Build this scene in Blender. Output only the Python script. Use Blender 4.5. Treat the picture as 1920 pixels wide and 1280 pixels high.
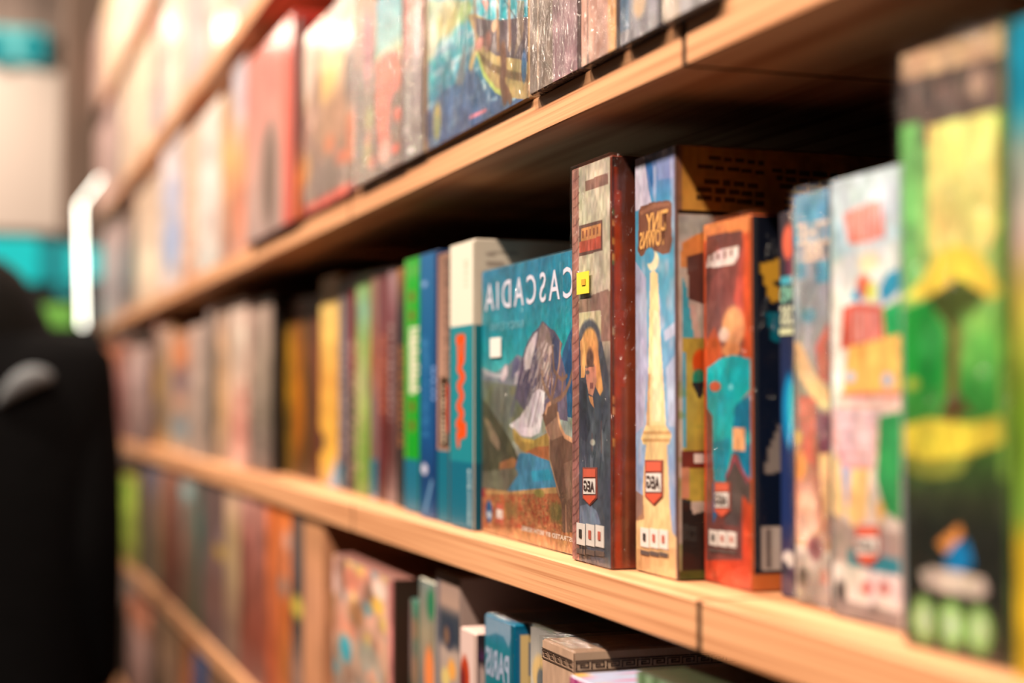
import bpy, bmesh, math, random
import numpy as np
from mathutils import Vector, Matrix

# ------------------------------------------------------------------ clear
for o in list(bpy.data.objects):
    bpy.data.objects.remove(o, do_unlink=True)
scene = bpy.context.scene
COL = scene.collection

# ------------------------------------------------------------------ camera
F = 2950.0                        # focal length in pixels of a 1920 px wide frame
W, H = 1920.0, 1280.0
YH = 742.0                        # horizon row
XV = -67.0                        # vanishing point of the shelves
TH = math.atan((YH - H / 2) / F)  # the camera looks slightly up
AL = math.atan((W / 2 - XV) * math.cos(TH) / F)
KF = 0.4018
D = KF * math.cos(AL)             # distance from the lens to the shelf fronts (plane Y = 0)
ZC = 1.40
CAM = Vector((0.0, -D, ZC))
FW = Vector((-math.cos(AL) * math.cos(TH), math.sin(AL) * math.cos(TH), math.sin(TH)))
RT = Vector((math.sin(AL), math.cos(AL), 0.0))
UP = RT.cross(FW).normalized()
cam_d = bpy.data.cameras.new('camera')
cam = bpy.data.objects.new('camera', cam_d)
COL.objects.link(cam)
M = Matrix((RT, UP, -FW)).transposed().to_4x4()
M.translation = CAM
cam.matrix_world = M
cam_d.sensor_width = 36.0
cam_d.lens = F / W * 36.0
cam_d.clip_start = 0.02
cam_d.dof.use_dof = True
cam_d.dof.focus_distance = 1.07
cam_d.dof.aperture_fstop = 2.5
cam_d.dof.aperture_blades = 0
scene.camera = cam


def ray(px, py):
    return FW * F + RT * (px - W / 2) + UP * (H / 2 - py)


def at_y(px, py, Y):
    r = ray(px, py)
    return CAM + r * ((Y - CAM.y) / r.y)


def at_x(px, py, X):
    r = ray(px, py)
    return CAM + r * ((X - CAM.x) / r.x)


# ------------------------------------------------------------------ world, lamps, exposure
world = bpy.data.worlds.new('world')
scene.world = world
world.use_nodes = True
bg = world.node_tree.nodes['Background']
bg.inputs['Color'].default_value = (1.0, 0.80, 0.60, 1)
bg.inputs['Strength'].default_value = 0.01
scene.view_settings.view_transform = 'Standard'
scene.view_settings.look = 'None'
scene.view_settings.gamma = 1.0
scene.view_settings.use_curve_mapping = False
scene.view_settings.exposure = 0.08

TINT = (1.0, 0.86, 0.70)           # tint of the lamps
ALB = 0.65                         # how much of the seen brightness is the surface's own reflectance
LAMP_Y, LAMP_Z = -1.12, ZC + 1.95
for lx, e in ((1.3, 320), (0.1, 330), (-1.1, 330), (-2.3, 300), (-3.5, 245), (-4.7, 215)):
    ld = bpy.data.lights.new('ceiling_spot_light', 'SPOT')
    ld.energy = e
    ld.color = (1.0, 0.80, 0.62)
    ld.spot_size = math.radians(118)
    ld.spot_blend = 0.7
    ld.shadow_soft_size = 0.055
    lo = bpy.data.objects.new('ceiling_spot_light', ld)
    COL.objects.link(lo)
    lo.location = (lx, LAMP_Y, LAMP_Z)
    v = Vector((0, 0.0, ZC - 0.1)) - Vector((0, LAMP_Y, LAMP_Z))
    lo.rotation_euler = v.to_track_quat('-Z', 'Y').to_euler()

# small lamps over the far end of the aisle; the glossy wraps mirror them
for lx, ly, lz, e in ((-5.73, -1.2, 1.53, 4.5), (-6.3, -1.12, 1.5, 3.6), (-6.65, -0.9, 1.55, 3.6), (-7.0, -0.7, 1.64, 4)):
    ld = bpy.data.lights.new('end_aisle_lamp', 'POINT')
    ld.energy = e
    ld.color = (1.0, 0.82, 0.66)
    ld.shadow_soft_size = 0.045
    lo = bpy.data.objects.new('end_aisle_lamp', ld)
    COL.objects.link(lo)
    lo.location = (lx, ly, ZC + lz)

ld = bpy.data.lights.new('added_wall_wash', 'SPOT')          # unseen spot added to brighten the end wall
ld.energy = 350
ld.color = (1.0, 0.82, 0.66)
ld.spot_size = math.radians(100)
ld.spot_blend = 0.8
ld.shadow_soft_size = 0.06
lo = bpy.data.objects.new('added_wall_wash', ld)
COL.objects.link(lo)
lo.location = (-5.75, -1.3, LAMP_Z)
lo.rotation_euler = (Vector((-7.2, -0.9, ZC + 0.7)) - lo.location).to_track_quat('-Z', 'Y').to_euler()

# ------------------------------------------------------------------ colour and material helpers


def lin(c):
    c = np.asarray(c, dtype=float) / 255.0
    return np.where(c <= 0.04045, c / 12.92, ((c + 0.055) / 1.055) ** 2.4)


def pc(c, gain=1.0):
    """colour seen in the photograph -> surface colour under the warm lamps"""
    return np.clip(lin(c) / np.array(TINT) * gain * ALB, 0.0, 0.88)


def new_mat(name):
    m = bpy.data.materials.new(name)
    m.use_nodes = True
    nt = m.node_tree
    return m, nt, nt.nodes['Principled BSDF']


def mat_print(name, rough, coat=0.0, wrinkle=0.0, scale=(60, 60, 14), spec=0.4):
    m, nt, b = new_mat(name)
    a = nt.nodes.new('ShaderNodeVertexColor')
    a.layer_name = 'print'
    nt.links.new(a.outputs['Color'], b.inputs['Base Color'])
    b.inputs['Roughness'].default_value = rough
    b.inputs['Specular IOR Level'].default_value = spec
    if coat:
        b.inputs['Coat Weight'].default_value = coat
        b.inputs['Coat Roughness'].default_value = 0.09
    if wrinkle:
        tc = nt.nodes.new('ShaderNodeTexCoord')
        mp = nt.nodes.new('ShaderNodeMapping')
        mp.inputs['Scale'].default_value = scale
        n = nt.nodes.new('ShaderNodeTexNoise')
        n.inputs['Scale'].default_value = 1.0
        n.inputs['Detail'].default_value = 3.0
        n.inputs['Distortion'].default_value = 1.2
        bp = nt.nodes.new('ShaderNodeBump')
        bp.inputs['Strength'].default_value = wrinkle
        bp.inputs['Distance'].default_value = 0.004
        nt.links.new(tc.outputs['Object'], mp.inputs['Vector'])
        nt.links.new(mp.outputs['Vector'], n.inputs['Vector'])
        nt.links.new(n.outputs['Fac'], bp.inputs['Height'])
        nt.links.new(bp.outputs['Normal'], b.inputs['Coat Normal'])
    return m


def mat_plain(name, col, rough=0.6, emit=0.0, spec=0.4, noise=0.0, nscale=20.0):
    m, nt, b = new_mat(name)
    c = (float(col[0]), float(col[1]), float(col[2]), 1)
    b.inputs['Base Color'].default_value = c
    b.inputs['Roughness'].default_value = rough
    b.inputs['Specular IOR Level'].default_value = spec
    if emit:
        b.inputs['Emission Color'].default_value = c
        b.inputs['Emission Strength'].default_value = emit
    if noise:
        tc = nt.nodes.new('ShaderNodeTexCoord')
        n = nt.nodes.new('ShaderNodeTexNoise')
        n.inputs['Scale'].default_value = nscale
        n.inputs['Detail'].default_value = 4
        mx = nt.nodes.new('ShaderNodeMix')
        mx.data_type = 'RGBA'
        mx.inputs[6].default_value = tuple(x * (1 - noise) for x in c[:3]) + (1,)
        mx.inputs[7].default_value = tuple(min(1, x * (1 + noise)) for x in c[:3]) + (1,)
        nt.links.new(tc.outputs['Object'], n.inputs['Vector'])
        nt.links.new(n.outputs['Fac'], mx.inputs[0])
        nt.links.new(mx.outputs[2], b.inputs['Base Color'])
    return m


def mat_wood(name, dark, light):
    m, nt, b = new_mat(name)
    tc = nt.nodes.new('ShaderNodeTexCoord')
    mp = nt.nodes.new('ShaderNodeMapping')
    mp.inputs['Scale'].default_value = (1.6, 45.0, 330.0)
    n = nt.nodes.new('ShaderNodeTexNoise')
    n.inputs['Scale'].default_value = 1.0
    n.inputs['Detail'].default_value = 2.5
    n.inputs['Roughness'].default_value = 0.6
    cr = nt.nodes.new('ShaderNodeValToRGB')
    e = cr.color_ramp.elements
    e[0].position, e[0].color = 0.34, tuple(dark) + (1,)
    e[1].position, e[1].color = 0.56, tuple(light) + (1,)
    nt.links.new(tc.outputs['Object'], mp.inputs['Vector'])
    nt.links.new(mp.outputs['Vector'], n.inputs['Vector'])
    nt.links.new(n.outputs['Fac'], cr.inputs['Fac'])
    nt.links.new(cr.outputs['Color'], b.inputs['Base Color'])
    b.inputs['Roughness'].default_value = 0.5
    b.inputs['Specular IOR Level'].default_value = 0.3
    return m


def mat_film(name, base=0.035, dist=0.006, scale=(130, 130, 38), rough=0.13):
    m = bpy.data.materials.new(name)
    m.use_nodes = True
    nt = m.node_tree
    nt.nodes.clear()
    out = nt.nodes.new('ShaderNodeOutputMaterial')
    tr = nt.nodes.new('ShaderNodeBsdfTransparent')
    gl = nt.nodes.new('ShaderNodeBsdfGlossy')
    gl.inputs['Roughness'].default_value = rough
    fr = nt.nodes.new('ShaderNodeLayerWeight')
    fr.inputs['Blend'].default_value = 0.5
    pw = nt.nodes.new('ShaderNodeMath')
    pw.operation = 'POWER'
    pw.inputs[1].default_value = 3.0
    ma = nt.nodes.new('ShaderNodeMath')
    ma.operation = 'MULTIPLY_ADD'
    ma.inputs[1].default_value = 0.40
    ma.inputs[2].default_value = base
    tc = nt.nodes.new('ShaderNodeTexCoord')
    mp = nt.nodes.new('ShaderNodeMapping')
    mp.inputs['Scale'].default_value = scale
    n = nt.nodes.new('ShaderNodeTexNoise')
    n.inputs['Scale'].default_value = 1.0
    n.inputs['Detail'].default_value = 3.0
    n.inputs['Distortion'].default_value = 1.6
    bp = nt.nodes.new('ShaderNodeBump')
    bp.inputs['Strength'].default_value = 1.0
    bp.inputs['Distance'].default_value = dist
    mx = nt.nodes.new('ShaderNodeMixShader')
    L = nt.links.new
    L(tc.outputs['Object'], mp.inputs['Vector'])
    L(mp.outputs['Vector'], n.inputs['Vector'])
    L(n.outputs['Fac'], bp.inputs['Height'])
    L(bp.outputs['Normal'], gl.inputs['Normal'])
    L(fr.outputs['Facing'], pw.inputs[0])
    L(pw.outputs[0], ma.inputs[0])
    L(ma.outputs[0], mx.inputs['Fac'])
    L(tr.outputs[0], mx.inputs[1])
    L(gl.outputs[0], mx.inputs[2])
    L(mx.outputs[0], out.inputs['Surface'])
    return m


PRINT = mat_print('printed_card', 0.42)
GLOSS = mat_print('glossy_printed_card', 0.5, coat=0.6, wrinkle=0.25, spec=0.15)
WRAPPED = mat_print('shrink_wrapped_card', 0.5, coat=0.8, wrinkle=0.6, scale=(110, 110, 35), spec=0.15)
FILM = mat_film('clear_film')
CRINKLE = mat_film('crinkled_film', 0.05, 0.022, (95, 95, 60), 0.10)
WOOD = mat_wood('pale_plywood', pc((190, 118, 72)), pc((240, 170, 116)))
DARKP = mat_plain('dark_panel', (0.006, 0.005, 0.004), 0.85, spec=0.1)

# ------------------------------------------------------------------ mesh helpers


def link(name, me, mat=None, parent=None, loc=None):
    o = bpy.data.objects.new(name, me)
    COL.objects.link(o)
    if mat is not None and me is not None:
        me.materials.append(mat)
    if parent is not None:
        o.parent = parent
    if loc is not None:
        o.location = loc
    return o


def tag(o, label=None, cat=None, group=None, kind=None):
    if label:
        o['label'] = label
    if cat:
        o['category'] = cat
    if group:
        o['group'] = group
    if kind:
        o['kind'] = kind
    return o


def empty(name, loc=(0, 0, 0), rz=0.0):
    o = bpy.data.objects.new(name, None)
    COL.objects.link(o)
    o.location = loc
    o.rotation_euler = (0, 0, rz)
    o.empty_display_size = 0.05
    return o


def box_mesh(x0, x1, y0, y1, z0, z1, bev=0.0012, color=None, seg=1):
    bm = bmesh.new()
    bmesh.ops.create_cube(bm, size=1.0)
    for v in bm.verts:
        v.co = ((x0 + x1) / 2 + v.co.x * (x1 - x0), (y0 + y1) / 2 + v.co.y * (y1 - y0), (z0 + z1) / 2 + v.co.z * (z1 - z0))
    if bev:
        bmesh.ops.bevel(bm, geom=list(bm.edges), offset=bev, segments=seg, affect='EDGES', clamp_overlap=True)
    me = bpy.data.meshes.new('box')
    bm.to_mesh(me)
    bm.free()
    if color is not None:
        paint_const(me, color)
    return me


def paint_const(me, rgb):
    at = me.color_attributes.new('print', 'FLOAT_COLOR', 'POINT')
    n = len(me.vertices)
    a = np.ones((n, 4), dtype=np.float32)
    a[:, :3] = rgb
    at.data.foreach_set('color', a.ravel())


def grid_mesh(P00, U, V, cols):
    """printed face: P00 top left corner, U to the right, V downwards, cols (nv, nu, 3) linear"""
    nv, nu = cols.shape[:2]
    u = np.linspace(0, 1, nu)
    v = np.linspace(0, 1, nv)
    uu, vv = np.meshgrid(u, v)
    co = np.array(P00)[None, None, :] + uu[..., None] * np.array(U) + vv[..., None] * np.array(V)
    idx = np.arange(nu * nv).reshape(nv, nu)
    f = np.stack([idx[:-1, :-1], idx[1:, :-1], idx[1:, 1:], idx[:-1, 1:]], -1).reshape(-1, 4)
    me = bpy.data.meshes.new('art')
    me.vertices.add(nu * nv)
    me.vertices.foreach_set('co', co.astype(np.float32).ravel())
    me.loops.add(f.size)
    me.loops.foreach_set('vertex_index', f.astype(np.int32).ravel())
    me.polygons.add(len(f))
    me.polygons.foreach_set('loop_start', np.arange(0, f.size, 4, dtype=np.int32))
    me.update(calc_edges=True)
    at = me.color_attributes.new('print', 'FLOAT_COLOR', 'POINT')
    a = np.ones((nu * nv, 4), dtype=np.float32)
    a[:, :3] = cols.reshape(-1, 3)
    at.data.foreach_set('color', a.ravel())
    return me


class Canvas:
    """flat print painted on a grid; u to the right 0..1, v downwards 0..1"""

    def __init__(s, nu, nv, base, w, h, tr=None, gain=1.0, span=None):
        s.nu, s.nv, s.w, s.h, s.tr, s.gain, s.span = nu, nv, w, h, tr, gain, span
        s.U, s.V = np.meshgrid(np.linspace(0, 1, nu), np.linspace(0, 1, nv))
        s.C = np.zeros((nv, nu, 3))
        s.C[:] = base

    def t(s, p):
        return s.tr(*p) if s.tr else p

    def mix(s, m, col, a=1.0):
        m = np.clip(m, 0, 1)[..., None] * a
        s.C = s.C * (1 - m) + np.array(col, dtype=float) * m

    def rect(s, p0, p1, col, a=1.0):
        if s.tr and s.span:
            xm = min(max((p0[0] + p1[0]) / 2, s.span[0]), s.span[1])
            ym = (p0[1] + p1[1]) / 2
            u0, u1 = s.t((p0[0], ym))[0], s.t((p1[0], ym))[0]
            v0, v1 = s.t((xm, p0[1]))[1], s.t((xm, p1[1]))[1]
        else:
            (u0, v0), (u1, v1) = s.t(p0), s.t(p1)
        s.mix(((s.U >= u0) & (s.U <= u1) & (s.V >= v0) & (s.V <= v1)) * 1.0, col, a)

    def poly(s, pts, col, a=1.0):
        q = [s.t(p) for p in pts]
        inside = np.zeros(s.U.shape, bool)
        n = len(q)
        for i in range(n):
            x1, y1 = q[i]
            x2, y2 = q[(i + 1) % n]
            if abs(y2 - y1) < 1e-9:
                continue
            c = ((y1 > s.V) != (y2 > s.V)) & (s.U < (x2 - x1) * (s.V - y1) / (y2 - y1) + x1)
            inside ^= c
        s.mix(inside * 1.0, col, a)

    def ell(s, c, rx, ry, col, a=1.0, soft=0.15):
        """ellipse, radii in the units of the points"""
        u, v = s.t(c)
        u2, _ = s.t((c[0] + rx, c[1]))
        _, v2 = s.t((c[0], c[1] + ry))
        d = np.sqrt(((s.U - u) / (abs(u2 - u) + 1e-9)) ** 2 + ((s.V - v) / (abs(v2 - v) + 1e-9)) ** 2)
        s.mix((1 - d) / soft + 0.5, col, a)

    def line(s, pts, wid, col, a=1.0):
        """polyline, width in metres"""
        q = [s.t(p) for p in pts]
        X, Y = s.U * s.w, s.V * s.h
        best = np.full(X.shape, 1e9)
        for (a0, b0), (a1, b1) in zip(q[:-1], q[1:]):
            ax, ay, bx, by = a0 * s.w, b0 * s.h, a1 * s.w, b1 * s.h
            dx, dy = bx - ax, by - ay
            L = dx * dx + dy * dy + 1e-12
            t = np.clip(((X - ax) * dx + (Y - ay) * dy) / L, 0, 1)
            best = np.minimum(best, np.hypot(X - ax - t * dx, Y - ay - t * dy))
        s.mix((wid / 2 - best) / (wid * 0.3) + 0.5, col, a)

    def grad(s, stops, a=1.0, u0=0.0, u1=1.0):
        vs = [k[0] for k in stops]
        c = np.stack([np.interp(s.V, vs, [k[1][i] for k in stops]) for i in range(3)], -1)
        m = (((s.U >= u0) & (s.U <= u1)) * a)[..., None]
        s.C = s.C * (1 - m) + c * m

    def vnoise(s, ku, kv, seed):
        r = np.random.RandomState(seed)
        g = r.rand(kv + 2, ku + 2)
        x, y = s.U * ku, s.V * kv
        i, j = np.minimum(x.astype(int), ku), np.minimum(y.astype(int), kv)
        fx, fy = x - i, y - j
        fx, fy = fx * fx * (3 - 2 * fx), fy * fy * (3 - 2 * fy)
        return (g[j, i] * (1 - fx) + g[j, i + 1] * fx) * (1 - fy) + (g[j + 1, i] * (1 - fx) + g[j + 1, i + 1] * fx) * fy

    def mottle(s, ku, kv, amp, seed):
        n = s.vnoise(ku, kv, seed) - 0.5
        s.C = np.clip(s.C * (1 + n[..., None] * 2 * amp), 0, 255)

    def painterly(s, seed, amp=0.13):
        """brushy variation of printed artwork, cell size tied to the real size of the face"""
        for q, (cell, a) in enumerate(((0.018, 1.0), (0.007, 0.9), (0.0028, 0.8))):
            ku, kv = max(2, int(s.w / cell)), max(2, int(s.h / cell * 0.7))
            ku, kv = min(ku, s.nu // 2), min(kv, s.nv // 2)
            g = s.vnoise(ku, kv, seed + q * 3) - 0.5
            col = np.stack([s.vnoise(ku, kv, seed + 40 + q * 3 + i) - 0.5 for i in range(3)], -1)
            s.C = np.clip(s.C * (1 + (g[..., None] * 1.7 + col * 0.3) * amp * a * 1.3), 0, 255)

    def blot(s, ku, kv, thr, col, seed, a=1.0, soft=0.12, py0=None):
        m = np.clip((s.vnoise(ku, kv, seed) - thr) / soft, 0, 1)
        if py0 is not None:            # only below this row
            m = m * (s.V >= s.t(py0)[1])
        s.mix(m, col, a)

    def dashes(s, u0, u1, v0, v1, n, col, seed, a=0.8):
        r = random.Random(seed)
        for k in range(n):
            vv = v0 + (v1 - v0) * (k + r.uniform(0.1, 0.3)) / n
            dv = (v1 - v0) / n * r.uniform(0.45, 0.7)
            ua = u0 + (u1 - u0) * r.uniform(0, 0.2)
            ub = u1 - (u1 - u0) * r.uniform(0, 0.2)
            s.mix(((s.U >= ua) & (s.U <= ub) & (s.V >= vv) & (s.V <= vv + dv)) * 1.0, col, a)

    def out(s):
        return np.clip(lin(np.clip(s.C, 0, 255)) / np.array(TINT) * s.gain * ALB, 0.0, 0.88)


# ------------------------------------------------------------------ the shelving
ROW = {}          # z of each shelf top
THK = 0.027
ROW['top'] = ZC + 0.884 + 0.0135
ROW['high'] = ZC + 0.560
ROW['upper'] = ZC + 0.524 * KF
ROW['middle'] = ZC - 0.277 * KF
ROW['lower'] = ZC - 0.402
ROW['bottom'] = ZC - 0.724
THICK = {'upper': 0.064 * KF, 'middle': 0.069 * KF}
SHELF_DEPTH = 0.33
JOINT = {}
for r in ROW:
    JOINT[r] = at_y(1284, YH, 0).x
JOINT['middle'] = at_y(1308, YH, 0).x
BAY = at_y(1284, YH, 0).x - at_y(655, YH, 0).x
NB = 6
bay_names = ['nearest wooden shelf bay carrying the tall green wrapped box', 'wooden shelf bay holding the elk cover box',
             'third wooden shelf bay from the camera, with the yellow spine', 'fourth wooden shelf bay from the camera, third from the far end',
             'fifth wooden shelf bay from the camera, in pale blur', 'farthest wooden shelf bay, ending at the taupe pillar']
for k in range(NB):
    root = empty('shelf_bay', (JOINT['upper'] - (k - 0.5) * BAY, 0.17, 0.02))
    tag(root, bay_names[k], 'shelf', 'wooden wall shelf bays')
    for r in ROW:
        x1 = JOINT[r] - (k - 1) * BAY - 0.003
        x0 = JOINT[r] - k * BAY + 0.003
        t = THICK.get(r, THK)
        me = box_mesh(x0, x1, 0.0, SHELF_DEPTH, 0, t, 0.0009)
        link('shelf_board', me, WOOD, root, (-root.location.x, -root.location.y, ROW[r] - t - root.location.z))
    for r in ROW:
        xj = JOINT[r] - k * BAY
        t = THICK.get(r, THK)
        me = box_mesh(xj - 0.0029, xj + 0.0029, 0.0006, SHELF_DEPTH, -t + 0.0006, -0.0006, 0)
        link('joint_strip', me, DARKP, root, (-root.location.x, -root.location.y, ROW[r] - root.location.z))
    xa = JOINT['upper'] - k * BAY
    me = box_mesh(xa + 0.001 - root.location.x, xa + BAY - 0.001 - root.location.x, SHELF_DEPTH + 0.001 - 0.17, SHELF_DEPTH + 0.012 - 0.17, 0.0, ZC + 1.2, 0)
    link('back_panel', me, DARKP, root)
SHELF_END = JOINT['upper'] - (NB - 1) * BAY

# ------------------------------------------------------------------ room shell
floor = link('floor', box_mesh(-9, 3, -4, 0.5, -0.06, 0.0, 0), mat_plain('floor_vinyl', (0.06, 0.045, 0.033), 0.5, noise=0.2, nscale=6))
tag(floor, kind='structure')
wb = link('wall_back', box_mesh(-9, 3, 0.36, 0.46, 0.0, 3.6, 0), mat_plain('back_wall_paint', (0.05, 0.045, 0.04), 0.8))
tag(wb, kind='structure')
WX = -7.2
we = link('wall_end', box_mesh(WX - 0.1, WX, -4, 0.36, 0, 3.6, 0), mat_plain('shaded_end_wall', pc((172, 140, 118)), 0.8, noise=0.04))  # shade on a cream wall put into this taupe colour
tag(we, kind='structure')

# ------------------------------------------------------------------ game boxes
PREV = {}


class GBox:
    def __init__(s, row, pxl, pxr, Y, ytop, label, depth=0.21, body=(60, 50, 45), rot=0.0, group=None, name='game_box', cat='game box',
                 mat=None, h=None, xl=None, xr=None, top_at=None, bev=0.0012, gain=1.0, lean=0.0):
        s.row, s.Y, s.pxl, s.pxr = row, Y, pxl, pxr
        s.z0 = ROW[row] + 0.0003
        s.xl = at_y(pxl, YH, Y).x if xl is None else xl
        s.xr = at_y(pxr, YH, Y).x if xr is None else xr
        if row in PREV:
            s.xl = max(s.xl, PREV[row] + 0.0012)
        PREV[row] = s.xr
        s.w = s.xr - s.xl
        s.h = h if h is not None else at_y(top_at if top_at else pxr, ytop, Y).z - s.z0
        order = ['bottom', 'lower', 'middle', 'upper', 'high', 'top']
        k = order.index(row)
        if k < 5:
            nx = order[k + 1]
            s.h = min(s.h, ROW[nx] - THICK.get(nx, THK) - ROW[row] - 0.004)
        s.depth = depth
        s.mat = mat or PRINT
        s.rot, s.gain = rot, gain
        me = box_mesh(0, s.w, 0, depth, 0, s.h, bev, pc(body, gain))
        s.o = link(name, me, s.mat)
        s.o.location = (s.xl, Y, s.z0)
        s.o.rotation_euler = (lean, 0, rot)
        s.R = Matrix.Translation(s.o.location) @ s.o.rotation_euler.to_matrix().to_4x4()
        s.Ri = s.R.inverted()
        tag(s.o, label, cat, group)

    # photograph pixel -> position on the printed face
    def hit(s, px, py, face):
        o = s.Ri @ CAM
        d = s.Ri.to_3x3() @ ray(px, py)
        if face == 'front':
            t = (0 - o.y) / d.y
        else:
            t = (s.w - o.x) / d.x
        return o + d * t

    def uv(s, face):
        def f(px, py):
            p = s.hit(px, py, face)
            if face == 'front':
                return p.x / s.w, 1 - p.z / s.h
            return p.y / s.depth, 1 - p.z / s.h
        return f

    def canvas(s, face, nu, nv, base, px=True):
        return Canvas(nu, nv, base, s.w if face == 'front' else s.depth, s.h, s.uv(face) if px else None, s.gain, (s.pxl, s.pxr) if face == 'front' else (s.pxr, s.pxr + 60))

    def put(s, face, cv, name=None, mat=None):
        m, e = 0.0008, 0.0003
        if face == 'front':
            me = grid_mesh((m, -e, s.h - m), (s.w - 2 * m, 0, 0), (0, 0, -s.h + 2 * m), cv.out())
        else:
            me = grid_mesh((s.w + e, m, s.h - m), (0, s.depth - 2 * m, 0), (0, 0, -s.h + 2 * m), cv.out())
        return link(name or ('front_print' if face == 'front' else 'side_print'), me, mat or s.mat, s.o)

    def text(s, face, txt, p0, p1, col, spin=0, name='lettering', off=0.0006, mirror=True, bold=0.0, shear=0.0, parent=None, space=1.0):
        """lettering stretched over the pixel rectangle p0 (left, top) .. p1 (right, bottom)"""
        a, b = s.hit(p0[0], p0[1], face), s.hit(p1[0], p1[1], face)
        cu = bpy.data.curves.new('lettering', 'FONT')
        cu.body = txt
        cu.resolution_u = 3
        cu.offset = bold
        cu.shear = shear
        cu.space_character = space
        cu.align_x = 'LEFT'
        to = bpy.data.objects.new('tmp_text', cu)
        COL.objects.link(to)
        dg = bpy.context.evaluated_depsgraph_get()
        dg.update()
        me = bpy.data.meshes.new_from_object(to.evaluated_get(dg))
        bpy.data.objects.remove(to, do_unlink=True)
        n = len(me.vertices)
        if n == 0:
            return None
        co = np.zeros(n * 3, dtype=np.float32)
        me.vertices.foreach_get('co', co)
        co = co.reshape(-1, 3)
        q = co[:, :2] - co[:, :2].min(0)
        q = q / (q.max(0) + 1e-6)
        if mirror:
            q[:, 0] = 1 - q[:, 0]
        if spin == 1:       # lettering runs upwards
            q = np.stack([1 - q[:, 1], q[:, 0]], 1)
        elif spin == -1:
            q = np.stack([q[:, 1], 1 - q[:, 0]], 1)
        A = (a.x, a.z) if face == 'front' else (a.y, a.z)
        B = (b.x, b.z) if face == 'front' else (b.y, b.z)
        h = A[0] + q[:, 0] * (B[0] - A[0])
        z = B[1] + q[:, 1] * (A[1] - B[1])
        if face == 'front':
            co = np.stack([h, np.full(n, -off), z], 1)
        else:
            co = np.stack([np.full(n, s.w + off), h, z], 1)
        me.vertices.foreach_set('co', co.astype(np.float32).ravel())
        me.update()
        me.materials.clear()
        paint_const(me, pc(col, s.gain))
        return link(name, me, PRINT, parent or s.o)

    def patch(s, face, p0, p1, col, name='sticker', off=0.0005, mat=None, thick=0.0003):
        a, b = s.hit(p0[0], p0[1], face), s.hit(p1[0], p1[1], face)
        if face == 'front':
            me = box_mesh(a.x, b.x, -off - thick, -off, b.z, a.z, 0, pc(col, s.gain))
        else:
            me = box_mesh(s.w + off, s.w + off + thick, a.y, b.y, b.z, a.z, 0, pc(col, s.gain))
        return link(name, me, mat or PRINT, s.o)

    def film(s, seed=1, amp=0.0010, gap=0.0016, faces=('front', 'side', 'top'), nu=26, nv=90, mat=None):
        """loose clear shrink wrap round the box, open at the back"""
        r = np.random.RandomState(seed)

        def noise(k, l, a, b):
            g = r.rand(l + 2, k + 2)
            x, y = a * k, b * l
            i, j = np.minimum(x.astype(int), k), np.minimum(y.astype(int), l)
            fx, fy = x - i, y - j
            return (g[j, i] * (1 - fx) + g[j, i + 1] * fx) * (1 - fy) + (g[j + 1, i] * (1 - fx) + g[j + 1, i + 1] * fx) * fy - 0.5
        g = gap
        V, Fc = [], []

        def add(P, U, Vv, N, nu, nv):
            a, b = np.meshgrid(np.linspace(0, 1, nu), np.linspace(0, 1, nv))
            edge = np.minimum(1, 12 * np.minimum(np.minimum(a, 1 - a), np.minimum(b, 1 - b)))
            d = (noise(9, 14, a, b) * 0.9 + noise(22, 12, a, b) * 0.7) * amp * edge
            co = np.array(P) + a[..., None] * np.array(U) + b[..., None] * np.array(Vv) + d[..., None] * np.array(N)
            base = sum(len(x) for x in V)
            idx = base + np.arange(nu * nv).reshape(nv, nu)
            V.append(co.reshape(-1, 3))
            Fc.append(np.stack([idx[:-1, :-1], idx[1:, :-1], idx[1:, 1:], idx[:-1, 1:]], -1).reshape(-1, 4))
        if 'front' in faces:
            add((-g * .3, -g, s.h + g), (s.w + 1.3 * g, 0, 0), (0, 0, -s.h - g), (0, -1, 0), nu, nv)
        if 'side' in faces:
            add((s.w + g, -g, s.h + g), (0, s.depth + g, 0), (0, 0, -s.h - g), (1, 0, 0), nu, nv)
        if 'top' in faces:
            add((-g * .3, s.depth, s.h + g), (s.w + 1.3 * g, 0, 0), (0, -s.depth - g, 0), (0, 0, 1), nu, nu)
        me = bpy.data.meshes.new('film')
        me.from_pydata(np.concatenate(V).tolist(), [], np.concatenate(Fc).tolist())
        me.polygons.foreach_set('use_smooth', [True] * len(me.polygons))
        me.update()
        o = link('shrink_wrap', me, mat or FILM, s.o)
        return o


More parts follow.
